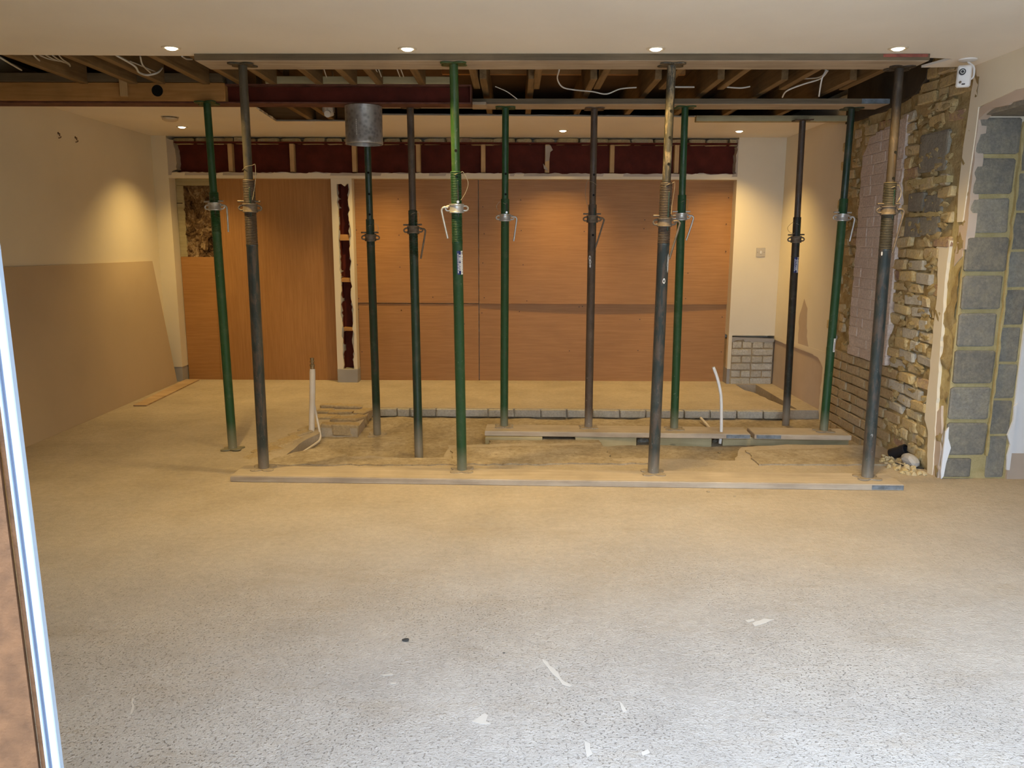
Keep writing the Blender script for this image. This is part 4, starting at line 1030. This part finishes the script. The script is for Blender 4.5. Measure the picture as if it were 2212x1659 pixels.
# standing pipes
p = atz(673, 948, -.06); 
t = thing('standpipe', 'upright lagged white pipe with a brass tap end in the sunken patch', 'pipe', (p.x, p.y, -.06))
top_ = aty(675, 797, p.y); tp2 = aty(675, 773, p.y)
lx = top_.x-p.x
bm = B(); tube(bm, smoothpts([(0, 0, 0), (lx*.33, 0, .17), (lx*.66+.002, 0, .36), (lx, 0, top_.z+.06)], 5), [.022]*15+[.020], 14); fin(bm, 'lagging', 'dusty_plastic', t, smooth=True)
bm = B(); hz = tp2.z-top_.z; lathe(bm, [(.016, 0), (.016, .02), (.019, .022), (.019, .034), (.012, .036), (.012, .050), (.018, .053), (.018, .060), (.012, .063), (.012, .070), (.015, .072), (.015, hz), (.0, hz)], 16, (lx, 0, top_.z+.06)); fin(bm, 'brass_end', 'brass', t, smooth=True)
bm = B(); A_ = [aty(678, 870, p.y+.03), aty(684, 900, p.y+.02), aty(691, 935, p.y-.02), aty(692, 945, p.y-.06)]
q1 = atz(686, 955, -.05); q2 = atz(652, 978, -.05); q3 = atz(640, 985, -.05)
pts = [Vector(a)-Vector((p.x, p.y, -.06)) for a in A_]+[q1-Vector((p.x, p.y, -.06)), q2-Vector((p.x, p.y, -.06)), q3-Vector((p.x, p.y, -.06))]
tube(bm, smoothpts(pts, 5), .0085, 10); fin(bm, 'bent_pipe', 'dusty_plastic', t, smooth=True)

p = atz(1555, 958, -.06)
t = thing('bent_pipe', 'thin bent white plastic pipe standing through the second board', 'pipe', (p.x, p.y, -.06))
pts = [Vector((0, 0, 0))]+[aty(x, y, p.y-.0)-Vector((p.x, p.y, -.06)) for x, y in ((1558, 930), (1558, 870), (1556, 845), (1549, 815), (1541, 793))]
bm = B(); tube(bm, smoothpts(pts, 6), .0115, 12); fin(bm, 'pipe', 'white_plastic', t, smooth=True)
a = atz(1514, 903, -.05); b = atz(1534, 926, -.055)
bm = B(); tube(bm, [a, b], .011, 12); o = fin(bm, 'pipe_stub', 'dusty_plastic', smooth=True, off=tuple((a+b)/2)); setp(o, 'short white pipe stub lying by the brick edging', 'pipe')

# cables in the ceiling void
def cable(pts, r, label, mat='cable_white', name='cable'):
    P = [aty(x, y, Y) for x, y, Y in pts]
    bm = B(); tube(bm, smoothpts(P, 6), r, 6); c = tuple(P[0]); o = fin(bm, name, mat, smooth=True, off=c); setp(o, label, 'cable', 'cables in the ceiling void'); return o
cable([(250, 119, 4.75), (290, 142, 4.9), (300, 156, 5.0), (318, 162, 5.0), (340, 157, 5.05), (350, 147, 5.15)], .006, 'thick white cable looping down left of the rusty prop')
cable([(280, 132, 5.0), (300, 140, 5.1), (335, 155, 5.35)], .004, 'thin cable behind the thick looping one')
cable([(303, 122, 4.9), (308, 140, 5.0), (325, 157, 5.2)], .005, 'cable hanging straight into the loop')
cable([(72, 118, 4.8), (90, 135, 5.0), (115, 146, 5.2), (145, 154, 5.45)], .005, 'lowest cable of the bundle at the far left')
for i, l in enumerate(('top', 'second', 'third', 'fourth')):
    cable([(85+i*14, 119, 4.8), (108+i*9, 128, 5.0), (135+i*5, 133+i*2, 5.2), (168-i*6, 140+i*3, 5.4)], .0045, l+' cable down in the grey bundle at the far left')
cable([(0, 124, 4.9), (20, 136, 5.0), (46, 151, 5.3)], .006, 'cable at the extreme left edge of the ceiling opening')
cable([(393, 121, 4.7), (402, 127, 4.8), (415, 128, 4.9)], .005, 'short cable tail right of the loop against the front board')
cable([(1210, 118, 5.0), (1208, 150, 5.0), (1204, 170, 5.1), (1215, 188, 5.2), (1240, 194, 5.3), (1280, 198, 5.45), (1310, 203, 5.5), (1340, 192, 5.5), (1375, 189, 5.5)], .0045, 'thin white cable swinging between joists left of the plaster splashed prop')
cable([(1070, 187, 5.4), (1095, 198, 5.5), (1117, 214, 5.6)], .003, 'hair-thin cable right of the bright green prop')
cable([(1430, 187, 5.7), (1470, 188, 5.7), (1500, 188, 5.7)], .006, 'straight white cable behind the plaster splashed prop top')
cable([(1785, 151, 5.0), (1775, 172, 5.0), (1769, 208, 5.1)], .0045, 'white cable hanging down near the brick wall')
cable([(1788, 153, 5.1), (1772, 170, 5.2), (1735, 182, 5.3), (1700, 196, 5.4), (1690, 210, 5.5)], .005, 'cable sweeping down left beside the hanging one')
cable([(1735, 170, 5.4), (1765, 168, 5.3), (1780, 160, 5.2), (1783, 151, 5.1)], .004, 'cable curling over the joist nearest the brick wall')
cable([(1570, 188, 5.6), (1600, 190, 5.6), (1620, 187, 5.6)], .005, 'short level cable between the two right hand joists')
cable([(665, 148, 5.2), (670, 160, 5.4)], .004, 'thin cable above the greenish timber left of the duct'); cable([(700, 150, 5.2), (705, 166, 5.4)], .004, 'thin cable above the greenish timber right of the first joist')
for i, xx in enumerate((812, 818, 858, 866)): cable([(xx, 150, 5.2), (xx+6, 166, 5.4)], .004, ['first', 'second', 'third', 'fourth'][i]+' thin cable from the left between duct and bright green prop')

# bits on the floor
for i, (px, py, s, m, l) in enumerate(((877, 1384, .012, 'dark_rag', 'dark crumpled scrap on the open floor'), (1088, 1411, .004, 'dark_rag', 'tiny dark crumb right of the dark scrap'), (153/1, 0, 0, '', ''))):
    if not s: continue
    p = atz(px, py); bm = B(); bmesh.ops.create_icosphere(bm, subdivisions=2, radius=s)
    for v_ in bm.verts: v_.co = Vector((v_.co.x*1.2, v_.co.y*.8, v_.co.z*.35))*(1+.6*noise.noise(v_.co*150))
    o = fin(bm, 'debris', m, loc=(p.x, p.y, s*.3)); setp(o, l, 'debris')
for i, (px, py, s, l) in enumerate(((1530, 1063, .010, 'small pale pebble before the long board, left of the rightmost props'), (1587, 1073, .007, 'smaller pebble just right of the pale pebble'), (1348, 1049, .009, 'pebble touching the front of the long board'), (1310, 1050, .008, 'pebble left of the one at the long board'), (1555, 958, .012, 'pebble under the bent white pipe'))):
    p = atz(px, py); bm = B(); bmesh.ops.create_icosphere(bm, subdivisions=1, radius=s)
    for v_ in bm.verts: v_.co = Vector((v_.co.x*1.2, v_.co.y, v_.co.z*.6))*(1+.4*noise.noise(v_.co*99))
    o = fin(bm, 'pebble', 'sand_mortar', loc=(p.x, p.y, s*.4 if i < 4 else PIT+.01)); setp(o, l, 'pebble', 'loose pebbles')
# white paint scuffs on the concrete (thin dried plaster)
def scuff(px, parent=floor, z=.0015):
    pts = [atz(x, y, z) for x, y in px]; bm = B()
    pp_ = outline([(q.x, q.y) for q in pts], .004, .02); poly(bm, XY(pp_, z-.001), (0, 0, .001)); fin(bm, 'plaster_splash', 'splash_white', parent)
scuff([(1170, 1424), (1178, 1426), (1208, 1458), (1212, 1466), (1236, 1480), (1230, 1484), (1214, 1478), (1204, 1464), (1196, 1458), (1182, 1440)])
scuff([(1018, 1558), (1030, 1552), (1046, 1540), (1054, 1544), (1050, 1558), (1060, 1564), (1040, 1564)])
scuff([(1338, 1516), (1343, 1518), (1354, 1536), (1346, 1538), (1342, 1530)]); scuff([(822, 1458), (846, 1454), (850, 1457), (830, 1460)]); scuff([(843, 1475), (856, 1474), (855, 1477), (844, 1478)])
scuff([(1625, 1346), (1650, 1336), (1672, 1338), (1645, 1348), (1630, 1352)]); scuff([(1610, 1340), (1628, 1336), (1630, 1340), (1615, 1344)]); scuff([(285, 1508), (290, 1510), (286, 1540), (281, 1545)])
scuff([(1262, 1600), (1275, 1606), (1280, 1628), (1268, 1636), (1264, 1616)]); scuff([(1385, 1625), (1400, 1618), (1404, 1626), (1388, 1632)])

# ------------------------------------------------------------------ glazed door frame beside the camera and the cladding outside it
xf = -.640
t = thing('door_frame', 'pale blue-lit aluminium door frame post at the left edge', 'door frame', (xf, Y0, .70))
t.rotation_euler = (0, -.011, 0)
for nm, a, b, y0, y1, m in (('outer_profile', -.0112, 0, -.004, .006, 'aluminium_frame'), ('seal_groove', -.0172, -.0112, .001, .006, 'rubber_groove'), ('inner_profile', -.0212, -.0172, -.003, .006, 'aluminium_frame'), ('cladding_edge', -.030, -.0212, .002, .008, 'rusty_cladding')):
    bm = B(); box(bm, a, b, y0, y1, -.72, 1.66, .001 if 'profile' in nm else 0); fin(bm, nm, m, t)
bm = B(); poly(bm, [(-.22, -.004, -.98), (-.0305, -.004, -.98), (-.034, .006, -.98), (-.12, .09, -.98), (-.22, .09, -.98)], (0, 0, 3.18)); o = fin(bm, 'cladding_post', 'rusty_cladding', loc=(xf, Y0, .70)); o.rotation_euler = (0, -.011, 0); setp(o, 'rust-brown clad post at the far left edge outside the frame', 'post')
